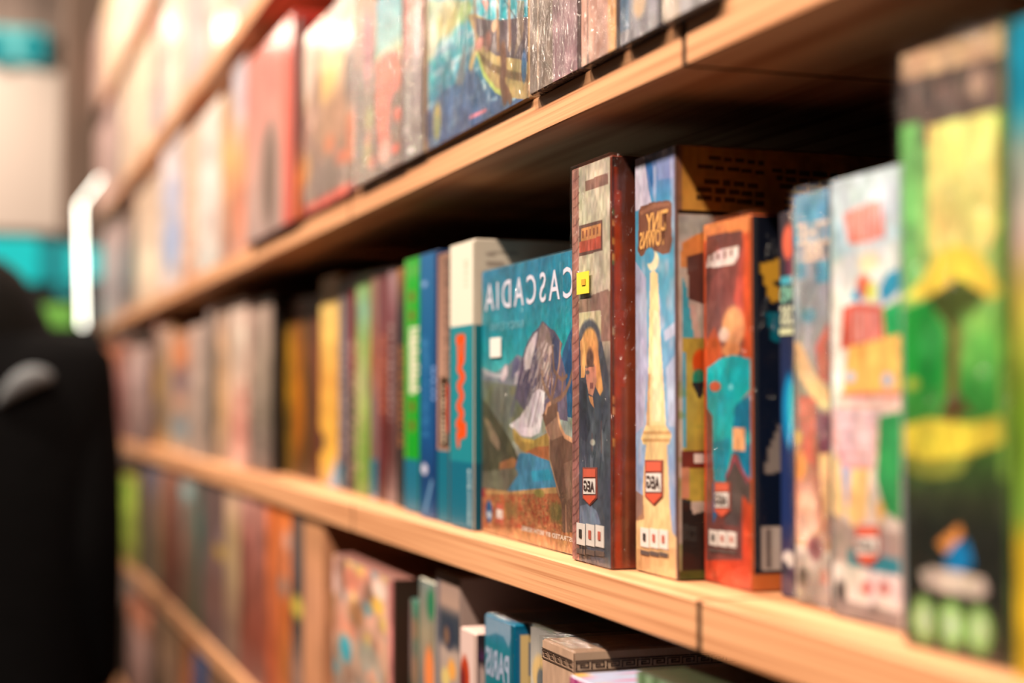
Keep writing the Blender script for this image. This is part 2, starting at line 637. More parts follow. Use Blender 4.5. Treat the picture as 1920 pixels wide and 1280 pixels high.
def shield(b, x0, x1, y0, y1, k=0):
    """publisher's shield: cream body, red crown and tip, three mirrored letters"""
    xm = (x0 + x1) / 2
    dy = y1 - y0
    a = [b.hit(x, y, 'front') for x, y in ((x0, y0), (x1, y0), (x1, y0 + dy * .8), (xm, y1), (x0, y0 + dy * .8))]
    me = bpy.data.meshes.new('shield')
    v = [(p.x, -0.0007, p.z) for p in a] + [(p.x, -0.0003, p.z) for p in a]
    f = [(4, 3, 2, 1, 0), (5, 6, 7, 8, 9)] + [(i, (i + 1) % 5, 5 + (i + 1) % 5, 5 + i) for i in range(5)]
    me.from_pydata(v, [], f)
    paint_const(me, pc((150, 75, 60)))
    o = link('publisher_badge', me, PRINT, b.o)

    def bit(pts, col, off):
        q = [b.hit(x, y, 'front') for x, y in pts]
        m2 = bpy.data.meshes.new('badge')
        m2.from_pydata([(p.x, -off, p.z) for p in q], [], [tuple(range(len(q) - 1, -1, -1))])
        paint_const(m2, pc(col))
        return link('badge_panel', m2, PRINT, o)
    m = (x1 - x0) * 0.08
    bit([(x0 + m, y0 + dy * .04), (x1 - m, y0 + dy * .04), (x1 - m, y0 + dy * .25), (x0 + m, y0 + dy * .25)], (222, 98, 70), 0.0010)
    bit([(x0 + m, y0 + dy * .29), (x1 - m, y0 + dy * .29), (x1 - m, y0 + dy * .69), (x0 + m, y0 + dy * .69)], (240, 220, 200), 0.0010)
    bit([(x0 + m, y0 + dy * .73), (x1 - m, y0 + dy * .73), (x1 - m, y0 + dy * .79), (xm, y0 + dy * .96), (x0 + m, y0 + dy * .79)], (222, 90, 60), 0.0010)
    b.text('front', 'AEG', (x0 + 1.6 * m, y0 + dy * .33), (x1 - 1.6 * m, y0 + dy * .65), (70, 50, 45), name='badge_lettering', off=0.0013, bold=0.03, parent=o)


def icon_cards(b, x0, x1, y0, y1, slope=0.0):
    """three small cream info cards with marks, above short print"""
    w = (x1 - x0) / 3
    for k in range(3):
        xa, xb = x0 + k * w + w * .05, x0 + (k + 1) * w - w * .05
        dy = slope * (k * w)
        c = b.patch('front', (xa, y0 + dy), (xb, y0 + (y1 - y0) * .72 + dy), (236, 216, 196), 'info_card')
        b.patch('front', (xa, y0 + (y1 - y0) * .78 + dy), (xb, y1 + dy), (96, 80, 72), 'info_card')
        cx, cy = (xa + xb) / 2, y0 + (y1 - y0) * .35 + dy
        b.patch('front', (cx - w * .13, cy - (y1 - y0) * .15), (cx + w * .13, cy + (y1 - y0) * .13), [(60, 52, 48), (196, 92, 70), (196, 92, 70)][k], 'info_mark', off=0.0010)


def spine(row, pxl, pxr, Y, ytop, label, stops, seed=0, depth=0.2, body=None, dash=None, blots=(), gloss=False, nu=9, nv=36, gain=1.0,
          top_at=None, h=None, group=None, side=None, mott=0.16, rot=0.0, front=True):
    """a box seen in blur: banded print with streaks and rows of small marks"""
    b = GBox(row, pxl, pxr, Y, ytop, label, depth, body or stops[-1], group=group, mat=GLOSS if gloss else PRINT, gain=gain, top_at=top_at, h=h, rot=rot)
    n = len(stops)
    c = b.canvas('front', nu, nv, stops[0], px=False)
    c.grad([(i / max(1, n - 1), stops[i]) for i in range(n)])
    c.mottle(4, 10, mott, seed + 11)
    c.mottle(6, 3, mott * .8, seed + 12)
    if not front:
        return b
    if dash:
        c.dashes(dash[0], dash[1], dash[2], dash[3], dash[4], dash[5], seed)
    for bl in blots:
        c.ell((bl[0], bl[1]), bl[2], bl[3], bl[4], soft=0.4)
    b.put('front', c)
    c2 = b.canvas('side', 8, 16, side or body or stops[-1], px=False)
    c2.mottle(4, 8, 0.2, seed + 5)
    b.put('side', c2)
    return b

PHRASE = {'top': 'topmost shelf', 'high': 'second shelf from the top', 'upper': 'shelf just above eye level',
          'middle': 'middle shelf', 'lower': 'shelf below the middle one', 'bottom': 'lowest shelf in view'}


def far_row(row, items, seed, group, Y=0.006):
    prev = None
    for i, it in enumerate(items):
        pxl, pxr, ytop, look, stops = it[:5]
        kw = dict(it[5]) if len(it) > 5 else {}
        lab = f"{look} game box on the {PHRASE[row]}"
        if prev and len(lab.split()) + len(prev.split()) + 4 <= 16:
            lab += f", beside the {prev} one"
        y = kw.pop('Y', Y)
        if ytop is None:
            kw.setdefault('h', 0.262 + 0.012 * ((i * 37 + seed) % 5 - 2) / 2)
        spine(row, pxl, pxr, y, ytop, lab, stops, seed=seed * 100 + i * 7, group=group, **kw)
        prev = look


# ---- topmost shelf
far_row('top', [  # paler colours on the upper rows carry the warm haze
    (172, 190, None, 'dusty rose', [(206, 160, 140), (214, 172, 150)]),
    (190, 212, None, 'apricot', [(238, 190, 140), (232, 186, 145)]),
    (212, 232, None, 'pale sand', [(235, 205, 165), (228, 195, 160)]),
    (232, 254, None, 'cream with pink foot', [(238, 214, 184), (224, 172, 150)]),
    (254, 282, None, 'blush', [(226, 190, 170), (216, 176, 156)]),
    (282, 316, None, 'ivory', [(240, 220, 195), (234, 206, 176)]),
], 1, 'boxes on the topmost shelf')

# ---- second shelf from the top
far_row('high', [
    (178, 194, None, 'shell pink', [(222, 176, 158), (216, 168, 148)]),
    (194, 208, None, 'faded rose', [(214, 165, 150), (226, 184, 168), (205, 155, 140)]),
    (208, 224, None, 'slate grey', [(150, 118, 104), (136, 110, 100), (150, 124, 112)]),
    (224, 256, None, 'pale peach', [(232, 190, 150), (242, 206, 170), (236, 192, 152)], dict(gloss=True)),
    (256, 281, None, 'light tan', [(238, 200, 160), (226, 184, 150)]),
    (281, 302, None, 'steel blue with a red band', [(205, 150, 125), (212, 120, 98), (136, 124, 128), (150, 140, 140)]),
    (302, 330, None, 'milk white', [(240, 218, 190), (236, 208, 178)], dict(gloss=True)),
    (330, 347, None, 'sage', [(205, 190, 155), (188, 170, 140)]),
    (347, 373, None, 'mauve', [(188, 156, 144), (170, 144, 136), (190, 160, 150)]),
    (373, 397, None, 'taupe', [(200, 168, 146), (178, 150, 134)]),
    (397, 441, None, 'ivory shrink-wrapped', [(238, 212, 184), (232, 196, 164)], dict(gloss=True)),
    (441, 482, None, 'dusky purple', [(180, 140, 132), (196, 156, 144)]),
    (482, 540, None, 'warm white', [(240, 214, 184), (232, 196, 164)]),
], 2, 'boxes on the second shelf from the top')

# ---- shelf just above eye level: the blurred far part
far_row('upper', [
    (188, 206, None, 'teal-tinted rose', [(204, 160, 142), (190, 150, 138), (150, 150, 145)]),
    (206, 231, None, 'grey mauve', [(205, 160, 145), (188, 150, 140), (180, 148, 140)], dict(nu=11)),
    (231, 253, 392, 'charcoal', [(128, 98, 80), (92, 78, 70), (88, 82, 78), (150, 120, 100)]),
    (253, 300, 316, 'pale apricot', [(226, 184, 148), (240, 200, 164), (236, 190, 152)]),
    (300, 342, 246, 'white box with a sky-blue oval', [(224, 200, 188), (205, 190, 188), (198, 186, 190), (222, 190, 170)],
     dict(blots=[(0.5, 0.68, 0.3, 0.18, (160, 172, 200)), (0.45, 0.35, 0.3, 0.12, (170, 172, 190))])),
    (342, 366, 236, 'orange-flecked peach', [(214, 168, 130), (226, 164, 120), (218, 150, 112)], dict(dash=(0.2, 0.8, 0.1, 0.9, 9, (232, 200, 170)))),
    (366, 412, 180, 'creamy white', [(236, 210, 188), (242, 218, 200), (226, 192, 170)], dict(gloss=True)),
    (412, 433, 172, 'mustard and umber', [(170, 120, 76), (226, 166, 92), (196, 134, 96), (176, 120, 96)]),
    (433, 459, 106, 'lilac and orange', [(188, 178, 182), (190, 170, 170), (228, 150, 82), (224, 118, 78), (218, 140, 108)], dict(gloss=True)),
], 3, 'boxes on the shelf just above eye level')

G3 = 'boxes on the shelf just above eye level'
# red box with a slit of dark figure
b = GBox('upper', 459, 548, -0.008, 22, 'large red shrink-wrapped box with a dark slender figure, just above eye level', body=(196, 60, 44), mat=GLOSS, depth=0.25, group=G3)
c = b.canvas('front', 40, 80, (212, 104, 88))
c.grad([(0, (206, 96, 80)), (0.3, (216, 112, 96)), (0.55, (208, 134, 112)), (0.8, (196, 150, 132)), (1, (176, 140, 126))])
c.mottle(10, 8, 0.10, 5)
c.ell((503, 330), 26, 105, (172, 138, 122), 0.8, 0.6)
c.ell((505, 330), 13, 95, (88, 66, 54), 0.95, 0.5)
c.rect((531, 0), (549, 640), (224, 84, 58))
c.rect((538, 0), (549, 640), (206, 56, 40))
b.put('front', c)

spine('upper', 550, 563, -0.006, 30, 'narrow black box with an orange foot beside the large red box', [(40, 28, 24), (34, 24, 22), (30, 22, 20), (44, 30, 24), (205, 106, 34), (196, 90, 30)], seed=31, body=(150, 40, 30), group=G3)

b = GBox('upper', 564, 663, -0.004, -30, 'large box with misty brown and gold battle art and red foot', body=(190, 70, 56), mat=GLOSS, depth=0.25, group=G3)
c = b.canvas('front', 60, 120, (190, 146, 116))
c.grad([(0, (226, 196, 170)), (0.3, (204, 160, 128)), (0.6, (160, 122, 98)), (0.9, (132, 108, 94)), (0.955, (132, 100, 86)), (0.956, (206, 84, 66)), (1, (206, 84, 66))])
c.mottle(8, 10, 0.16, 7)
c.painterly(7, 0.2)
c.ell((580, 130), 12, 55, (232, 204, 176), 0.8, 0.6)
c.ell((618, 125), 24, 55, (246, 218, 152), 0.95, 0.7)
c.ell((612, 165), 18, 30, (236, 180, 92), 0.7, 0.7)
c.ell((594, 175), 9, 50, (120, 86, 70), 0.7, 0.6)
c.ell((657, 140), 10, 60, (112, 106, 100), 0.85, 0.6)
c.ell((652, 55), 20, 45, (214, 180, 140), 0.6, 0.6)
c.ell((600, 70), 20, 50, (206, 150, 118), 0.6, 0.7)
c.ell((624, 230), 30, 60, (168, 118, 80), 0.6, 0.7)
c.ell((618, 270), 8, 18, (214, 116, 72), 0.9, 0.6)
c.ell((640, 297), 12, 14, (226, 106, 66), 0.9, 0.6)
c.poly([(652, 215), (668, 205), (664, 300), (650, 310)], (216, 120, 80), 0.8)
c.ell((574, 320), 8, 30, (222, 150, 80), 0.8, 0.7)
c.ell((610, 330), 30, 30, (120, 104, 92), 0.7, 0.7)
b.put('front', c)

b = GBox('upper', 664, 703, -0.006, -40, 'box with pink top and dark forest art, wrapped, above the dark gap', body=(70, 60, 54), mat=WRAPPED, depth=0.22, group=G3)
c = b.canvas('front', 24, 100, (140, 110, 92))
c.grad([(0, (214, 170, 130)), (0.25, (196, 140, 118)), (0.55, (140, 106, 88)), (0.8, (118, 100, 84)), (1, (150, 116, 96))])
c.ell((690, 90), 9, 70, (190, 92, 100), 0.9, 0.6)
c.ell((672, 180), 8, 50, (112, 106, 98), 0.8, 0.5)
c.ell((693, 225), 7, 25, (166, 148, 70), 0.8, 0.6)
c.poly([(684, 270), (696, 235), (698, 255), (690, 290)], (214, 130, 80), 0.9)
c.ell((690, 290), 8, 20, (196, 160, 84), 0.8, 0.5)
c.ell((700, 305), 8, 14, (208, 90, 60), 0.8, 0.5)
c.mottle(6, 24, 0.15, 3)
b.put('front', c)
b.film(3, mat=CRINKLE)

b = GBox('upper', 704, 752, -0.006, -40, 'teal-topped box with a big red figure, shrink-wrapped', body=(90, 60, 50), mat=WRAPPED, depth=0.22, group=G3)
c = b.canvas('front', 30, 110, (120, 176, 170))
c.grad([(0, (96, 176, 182)), (0.28, (120, 180, 168)), (0.38, (196, 176, 116)), (0.5, (150, 110, 84)), (1, (118, 90, 80))])
c.poly([(704, 125), (718, 98), (748, 90), (752, 150), (742, 200), (730, 290), (712, 310), (706, 200)], (222, 92, 62))
c.poly([(730, 200), (742, 165), (750, 180), (738, 250), (728, 260)], (120, 100, 92), 0.8)
c.ell((746, 215), 6, 14, (224, 80, 54), 1, 0.4)
c.ell((742, 280), 7, 10, (224, 80, 50), 1, 0.4)
c.ell((722, 285), 12, 24, (230, 170, 150), 0.9, 0.5)
c.mottle(8, 30, 0.14, 8)
b.put('front', c)
b.film(4, mat=CRINKLE)

b = GBox('upper', 753, 793, -0.005, -40, 'grey and pink shrink-wrapped box with small white dots, left of the ship box', body=(90, 76, 74), mat=WRAPPED, depth=0.22, group=G3)
c = b.canvas('front', 26, 110, (150, 122, 112))
c.grad([(0, (214, 150, 130)), (0.3, (190, 134, 120)), (0.5, (142, 120, 112)), (1, (122, 106, 100))])
c.ell((760, 50), 5, 90, (186, 96, 80), 0.7, 0.5)
c.ell((783, 60), 7, 60, (226, 200, 192), 0.7, 0.6)
c.ell((766, 180), 4, 60, (168, 156, 148), 0.7, 0.6)
c.ell((780, 150), 5, 70, (172, 150, 148), 0.7, 0.6)
c.ell((770, 284), 6, 6, (240, 224, 208), 1, 0.4)
c.ell((763, 246), 6, 9, (220, 196, 184), 0.9, 0.4)
c.mottle(8, 40, 0.14, 18)
b.put('front', c)
b.film(5, mat=CRINKLE)

# face-out box with a sailing ship on a turquoise sea
b = GBox('upper', 794, 991, -0.004, -170, 'face-out box showing a wooden ship on a turquoise sea', body=(206, 160, 112), mat=GLOSS, depth=0.07, top_at=985, group=G3)
c = b.canvas('front', 170, 220, (44, 150, 160))
c.grad([(0, (60, 170, 176)), (0.55, (42, 158, 164)), (0.8, (58, 110, 140)), (1, (54, 84, 118))])
c.blot(16, 22, 0.66, (196, 214, 208), 4, 0.75, 0.15)
c.blot(30, 26, 0.72, (206, 206, 206), 9, 0.6, 0.2)
c.poly([(804, 210), (830, 170), (868, 150), (880, 120), (890, 130), (905, 160), (915, 190), (1000, 190), (1000, 330), (804, 330)], (62, 92, 128), 0.72)
c.blot(18, 30, 0.62, (104, 126, 148), 14, 0.5, 0.2)
c.poly([(800, 0), (880, 0), (888, 15), (860, 45), (828, 70), (812, 105), (804, 120)], (222, 208, 150), 0.75)
c.ell((840, 35), 22, 34, (206, 180, 116), 0.9, 0.6)
c.ell((872, 22), 14, 20, (168, 196, 110), 0.7, 0.6)
c.ell((812, 70), 8, 40, (240, 230, 200), 0.8, 0.7)
# ship: hull, deck, masts, figures
c.poly([(877, 28), (892, 24), (912, 36), (935, 38), (968, 34), (1000, 30), (1000, 190), (960, 185), (935, 175), (915, 150), (899, 110), (892, 70)], (176, 146, 92))
c.poly([(886, 30), (912, 36), (935, 38), (968, 34), (1000, 30), (1000, 120), (975, 112), (930, 105), (900, 80)], (92, 76, 78))
c.line([(899, 105), (925, 128), (960, 142), (1000, 150)], 0.006, (120, 92, 60))
c.line([(895, 98), (908, 140), (930, 170), (955, 184)], 0.004, (190, 200, 100))
c.line([(893, 92), (884, 122)], 0.010, (214, 180, 110))
for mx in (890, 933, 955):
    c.line([(mx, -40), (mx + 2, 90)], 0.006, (150, 108, 74))
c.poly([(903, 0), (918, 0), (914, 24)], (214, 130, 110))
c.line([(948, 0), (968, 34)], 0.0012, (70, 60, 60))
c.ell((928, 48), 6, 12, (206, 156, 116), 1, 0.3)
c.ell((900, 82), 8, 12, (206, 128, 108), 1, 0.4)
c.ell((915, 78), 7, 20, (164, 100, 84), 0.8, 0.5)
c.line([(944, 92), (946, 130), (942, 150), (948, 185)], 0.012, (112, 76, 56))
c.line([(950, 170), (958, 188)], 0.008, (112, 76, 56))
c.ell((875, 85), 0.1, 0.1, (0, 0, 0))
c.poly([(872, 82), (874, 110), (872, 150), (866, 162), (857, 160), (855, 148), (862, 118)], (106, 116, 118))
c.line([(882, 222), (912, 208)], 0.003, (206, 120, 130))
c.ell((820, 228), 7, 34, (206, 176, 92), 0.95, 0.4)
c.ell((820, 235), 4, 20, (130, 150, 110), 0.8, 0.5)
c.ell((984, 125), 5, 30, (40, 90, 130), 0.9, 0.4)
c.poly([(970, 0), (985, 0), (982, 70), (965, 110), (972, 60)], (140, 118, 90), 0.8)
c.rect((790, -100), (799, 400), (206, 160, 112))
c.rect((799, -100), (803, 400), (128, 84, 54))
c.rect((799, 212), (808, 262), (14, 48, 86))
c.painterly(2)
b.put('front', c)
b.film(6, amp=0.0006, nu=40)

for (pl, pr, lab, st, bd, seed) in [
    (994, 1085, 'clear-wrapped box of mauve and grey, its film loose at the foot', [(150, 124, 108), (146, 118, 110), (150, 110, 112)], (96, 70, 66), 7),
    (1091, 1158, 'orange and peach shrink-wrapped box above the shelf joint', [(226, 158, 108), (196, 140, 118), (206, 150, 124)], (90, 74, 70), 8),
    (1165, 1238, 'slate blue shrink-wrapped box, second from the near joint', [(92, 102, 122), (108, 108, 122), (132, 124, 124)], (70, 66, 72), 9),
    (1245, 1345, 'silver and beige wrapped box over the shelf joint', [(222, 196, 168), (206, 188, 172), (170, 160, 154)], (150, 140, 136), 10)]:
    b = GBox('upper', pl, pr, -0.006, -160, lab, body=bd, mat=WRAPPED, depth=0.22, group=G3, h=0.2)
    c = b.canvas('front', 40, 110, st[0])
    c.grad([(i / 2, st[i]) for i in range(3)])
    if seed == 7:
        c.rect((990, -300), (1036, 300), (132, 110, 94))
        c.rect((1007, -300), (1010, 300), (196, 160, 130))
        c.rect((1084, -300), (1092, 300), (84, 56, 54))
        c.rect((1038, 138), (1092, 190), (170, 118, 116))
    if seed == 8:
        c.rect((1142, -300), (1160, 300), (232, 164, 100))
        c.rect((1100, -300), (1104, 300), (120, 90, 74))
    if seed == 9:
        c.rect((1162, -300), (1180, 60), (84, 112, 132))
        c.ell((1200, 5), 12, 30, (214, 170, 120), 0.9, 0.5)
    if seed == 10:
        c.rect((1240, -300), (1275, 300), (216, 190, 164))
    c.mottle(10, 16, 0.22, seed)
    b.put('front', c)
    b.film(seed, amp=0.0026, gap=0.002, nu=44, nv=110, mat=CRINKLE)

# ---- middle shelf: the blurred far part
far_row('middle', [
    (192, 218, 640, 'orange and rose', [(206, 118, 74), (206, 130, 100), (160, 90, 76), (166, 108, 90)]),
    (218, 240, 646, 'brick pink', [(196, 118, 92), (184, 118, 104), (150, 84, 72), (150, 100, 86)]),
    (240, 278, 646, 'silver pink', [(206, 168, 150), (200, 160, 146), (170, 132, 118), (130, 100, 90)]),
    (278, 300, 607, 'yellow and black patterned', [(190, 136, 118), (130, 92, 70), (206, 146, 60), (70, 62, 54), (216, 136, 62)], dict(Y=0.02)),
    (300, 319, 612, 'olive beige', [(200, 160, 140), (170, 136, 96), (156, 122, 88), (206, 150, 90)], dict(Y=0.02)),
    (319, 356, 617, 'orange-headed cream', [(206, 140, 104), (218, 128, 78), (150, 118, 116), (206, 150, 116), (120, 130, 130), (206, 156, 116)], dict(Y=0.02)),
    (356, 383, 606, 'warm grey', [(196, 160, 140), (178, 148, 128), (170, 142, 122)], dict(Y=0.02)),
    (383, 400, 570, 'dark sage', [(178, 146, 132), (110, 98, 84), (102, 94, 80), (120, 100, 84)], dict(Y=0.025)),
    (400, 431, 566, 'sandy orange', [(190, 150, 128), (206, 156, 112), (216, 160, 104), (190, 150, 120)], dict(Y=0.03, dash=(0.2, 0.6, 0.3, 0.9, 12, (170, 140, 116)))),
    (431, 463, 557, 'pale pink and red', [(222, 184, 160), (228, 196, 168), (224, 180, 150), (214, 140, 116), (212, 160, 138)], dict(Y=0.03, dash=(0.55, 0.95, 0.5, 0.9, 10, (196, 106, 86)))),
    (463, 510, 553, 'pewter grey', [(160, 130, 112), (150, 126, 104), (122, 104, 84), (116, 96, 86)], dict(Y=0.035, side=(14, 11, 9), dash=(0.3, 0.6, 0.1, 0.95, 16, (178, 150, 130)))),
    (528, 551, 566, 'mustard yellow', [(80, 54, 20), (190, 130, 24), (176, 122, 22), (120, 86, 18), (100, 72, 18)], dict(Y=0.055, dash=(0.3, 0.7, 0.35, 0.8, 14, (70, 54, 20)))),
    (551, 571, 556, 'burnt orange', [(110, 66, 34), (156, 84, 22), (180, 98, 12), (170, 90, 14), (96, 56, 22)], dict(Y=0.055)),
    (571, 581, 554, 'thin bottle-green', [(50, 52, 30), (44, 56, 24), (38, 44, 20)], dict(Y=0.055)),
    (581, 600, 552, 'maroon brown', [(110, 58, 40), (128, 62, 40), (112, 60, 34), (96, 44, 20)], dict(Y=0.055)),
], 4, 'boxes on the middle shelf')

G4 = 'boxes on the middle shelf'


def mid(pxl, pxr, Y, ytop, label, stops, seed, **kw):
    return spine('middle', pxl, pxr, Y, ytop, label, stops, seed=seed, group=G4, nu=14, nv=110, **kw)


b = mid(601, 634, 0.046, 512, 'golden yellow spine with a ragged blue foot on the middle shelf', [(236, 190, 112), (240, 180, 84), (232, 164, 66), (236, 168, 60), (226, 160, 62)], 51, front=False)
c = b.canvas('front', 20, 110, (236, 176, 84))
c.grad([(0, (236, 196, 130)), (0.15, (244, 196, 104)), (0.5, (236, 164, 70)), (0.85, (240, 176, 66)), (1, (210, 160, 90))])
c.poly([(600, 800), (609, 820), (608, 845), (600, 850)], (70, 50, 50))
c.poly([(634, 850), (622, 890), (612, 912), (604, 920), (634, 930)], (150, 160, 170))
c.mottle(5, 14, 0.1, 3)
b.put('front', c, 'front_print')

b = mid(635, 654, 0.044, 520, 'grey lettered spine with a teal foot, next to the yellow one', [(120, 100, 92), (110, 96, 96), (116, 98, 98), (84, 70, 74)], 52, dash=(0.15, 0.7, 0.3, 0.85, 14, (170, 146, 140)))
b.patch('front', (635, 870), (645, 914), (10, 106, 120), 'teal_foot')
b = mid(655, 667, 0.042, 512, 'thin crimson-topped spine with cream lettering', [(120, 24, 34), (140, 16, 36), (150, 20, 40), (60, 40, 36), (56, 40, 36), (60, 40, 36)], 53, dash=(0.1, 0.9, 0.3, 0.95, 13, (206, 164, 130)))
b = mid(668, 694, 0.040, 507, 'lime green spine with pale leaves, between crimson and copper ones', [(150, 180, 84), (130, 166, 130), (156, 176, 90), (176, 176, 110), (150, 170, 76), (124, 160, 60), (130, 150, 70)], 54, dash=(0.05, 0.4, 0.3, 0.9, 11, (206, 170, 130)))
b = mid(695, 709, 0.038, 505, 'copper and mauve spine with a teal foot', [(150, 110, 84), (140, 96, 76), (186, 100, 66), (150, 112, 104), (120, 84, 72), (150, 140, 150)], 55)
b.patch('front', (697, 860), (709, 928), (8, 100, 116), 'teal_foot')
b = mid(710, 726, 0.038, 500, 'dark red spine with orange lettering on the middle shelf', [(110, 50, 48), (120, 60, 60), (124, 56, 46), (130, 48, 36), (96, 34, 34), (90, 44, 40)], 56, dash=(0.2, 0.75, 0.28, 0.62, 12, (200, 112, 72)))
b = mid(727, 743, 0.037, 497, 'maroon spine with silver lettering and white foot', [(170, 130, 126), (120, 70, 72), (104, 56, 54), (100, 52, 50), (92, 48, 44), (150, 120, 112)], 57, dash=(0.1, 0.7, 0.24, 0.66, 13, (176, 150, 136)))
b = mid(744, 758, 0.032, 500, 'black spine with amber lettering left of the bright green one', [(150, 96, 48), (44, 40, 38), (42, 38, 36), (50, 40, 34), (46, 36, 30), (30, 40, 46)], 58, dash=(0.3, 0.9, 0.32, 0.75, 15, (196, 120, 60)))

b = GBox('middle', 759, 787, 0.026, 479, 'bright green spine with brown dots and a teal foot', body=(20, 110, 40), group=G4, depth=0.2)
c = b.canvas('front', 30, 160, (18, 158, 36))
c.grad([(0, (34, 160, 40)), (0.05, (80, 160, 60)), (0.1, (18, 160, 34)), (1, (14, 150, 30))])
c.rect((756, 470), (762, 862), (104, 160, 60))
for yy in (555, 591, 762, 798):
    c.ell((773, yy), 5.5, 13, (122, 130, 34), 1, 0.4)
    c.ell((773, yy), 2.6, 8, (84, 54, 18), 1, 0.4)
c.dashes(0.28, 0.98, 0.27, 0.53, 12, (232, 220, 184), 4, 1.0)
c.rect((768, 622), (780, 738), (232, 214, 180), 0.9)
c.rect((750, 861), (800, 1000), (8, 104, 124))
b.put('front', c)

b = GBox('middle', 788, 820, 0.019, 468, 'deep blue spine with pale vertical lettering and a slanting grey bar', body=(10, 50, 90), group=G4, depth=0.2)
c = b.canvas('front', 30, 160, (4, 88, 132))
c.grad([(0, (20, 96, 140)), (0.2, (4, 90, 132)), (0.7, (6, 74, 124)), (0.85, (4, 56, 100)), (1, (6, 80, 120))])
c.rect((815, 440), (822, 1000), (4, 50, 96))
c.ell((796, 531), 5, 6, (130, 160, 196), 1, 0.4)
c.ell((796, 642), 6, 12, (40, 108, 150), 0.9, 0.4)
c.dashes(0.15, 0.5, 0.33, 0.7, 13, (60, 128, 168), 5, 0.7)
c.dashes(0.68, 0.92, 0.43, 0.56, 15, (140, 170, 214), 6, 0.9)
c.ell((796, 880), 6, 11, (206, 196, 206), 1, 0.4)
c.line([(810, 905), (797, 958)], 0.006, (110, 150, 176))
b.put('front', c)

b = GBox('middle', 821, 843, 0.018, 470, 'brown patterned spine with a dark name plate and teal foot', body=(96, 70, 56), group=G4, depth=0.2)
c = b.canvas('front', 26, 180, (168, 122, 98))
c.grad([(0, (140, 100, 80)), (0.3, (168, 122, 98)), (0.5, (186, 138, 110)), (1, (170, 122, 96))])
c.dashes(0.62, 0.98, 0.02, 0.46, 17, (70, 50, 42), 8, 0.8)
c.rect((826, 705), (842, 840), (60, 38, 20))
c.rect((838, 720), (843, 812), (196, 50, 20))
c.dashes(0.38, 0.68, 0.49, 0.71, 13, (226, 196, 160), 3, 1)
c.rect((810, 846), (850, 1000), (0, 104, 120))
b.put('front', c)

# white and teal box with orange cartoon lettering
b = GBox('middle', 844, 888, 0.016, 447, 'cream and teal box with orange cartoon lettering, behind the elk box', body=(222, 200, 170), group=G4, depth=0.24, bev=0.002)
c = b.canvas('front', 60, 260, (240, 222, 192))
c.rect((800, 611), (920, 868), (22, 130, 134))
c.rect((800, 866), (920, 1100), (0, 100, 118))
c.dashes(0.6, 0.8, 0.06, 0.16, 9, (196, 176, 146), 2, 0.6)
c.line([(861, 640), (862, 675)], 0.011, (240, 80, 10))
c.line([(858, 636), (870, 634), (869, 672), (860, 690), (870, 706), (860, 724), (868, 742), (859, 762), (868, 776), (858, 796), (872, 800), (872, 812), (859, 816), (860, 832)], 0.0085, (240, 76, 8))
c.dashes(0.78, 0.9, 0.79, 0.985, 24, (206, 214, 206), 12, 0.9)
b.put('front', c)
c = b.canvas('side', 60, 200, (214, 190, 160))
c.rect((880, 608), (1300, 870), (0, 104, 108))
c.rect((880, 868), (1300, 1100), (0, 76, 90))
c.dashes(0.05, 0.16, 0.03, 0.05, 1, (150, 130, 108), 2, 0.7)
c.rect((907, 471), (930, 480), (160, 138, 116))
c.rect((908, 488), (946, 500), (160, 138, 116))
b.put('side', c)

# ---- face-out box with mountain, lake and elk
mys_xl = at_y(1073, YH, 0.012).x
b = GBox('middle', 904, 1073, 0.0215, 468, 'face-out teal box with snowy mountain, lake and antlered elk cover', body=(36, 96, 110), mat=GLOSS, depth=0.07,
         xr=mys_xl - 0.004, top_at=1073, bev=0.001)
c = b.canvas('front', 300, 420, (24, 140, 150))
c.grad([(0, (26, 118, 146)), (0.12, (24, 134, 152)), (0.3, (30, 152, 156)), (0.42, (96, 170, 164)), (0.5, (150, 170, 160)), (1, (150, 100, 60))])
# far right blue peak
c.poly([(1095, 560), (1080, 600), (1066, 630), (1056, 660), (1050, 720), (1060, 780), (1100, 790)], (44, 92, 126))
c.poly([(1072, 640), (1060, 690), (1056, 730), (1075, 740)], (36, 72, 110), 0.7)
# left range
rng = [(900, 686), (908, 690), (918, 696), (932, 698), (941, 690), (949, 681), (954, 684), (962, 674), (970, 664), (980, 668), (996, 720), (1000, 790), (900, 790)]
c.poly(rng, (128, 128, 130))
c.poly([(944, 690), (950, 682), (953, 700), (944, 715), (938, 708)], (206, 186, 180))
c.poly([(906, 690), (930, 700), (944, 700), (938, 708), (910, 704)], (186, 178, 176))
c.poly([(962, 676), (970, 666), (976, 680), (966, 705), (958, 712)], (104, 100, 124))
c.poly([(966, 700), (978, 690), (974, 715), (964, 722)], (206, 190, 186), 0.8)
# green slopes
c.poly([(900, 712), (930, 716), (960, 722), (985, 740), (1000, 800), (960, 830), (900, 830)], (112, 112, 92), 0.85)
c.blot(26, 30, 0.66, (140, 128, 70), 21, 0.35, 0.2, py0=(960, 722))
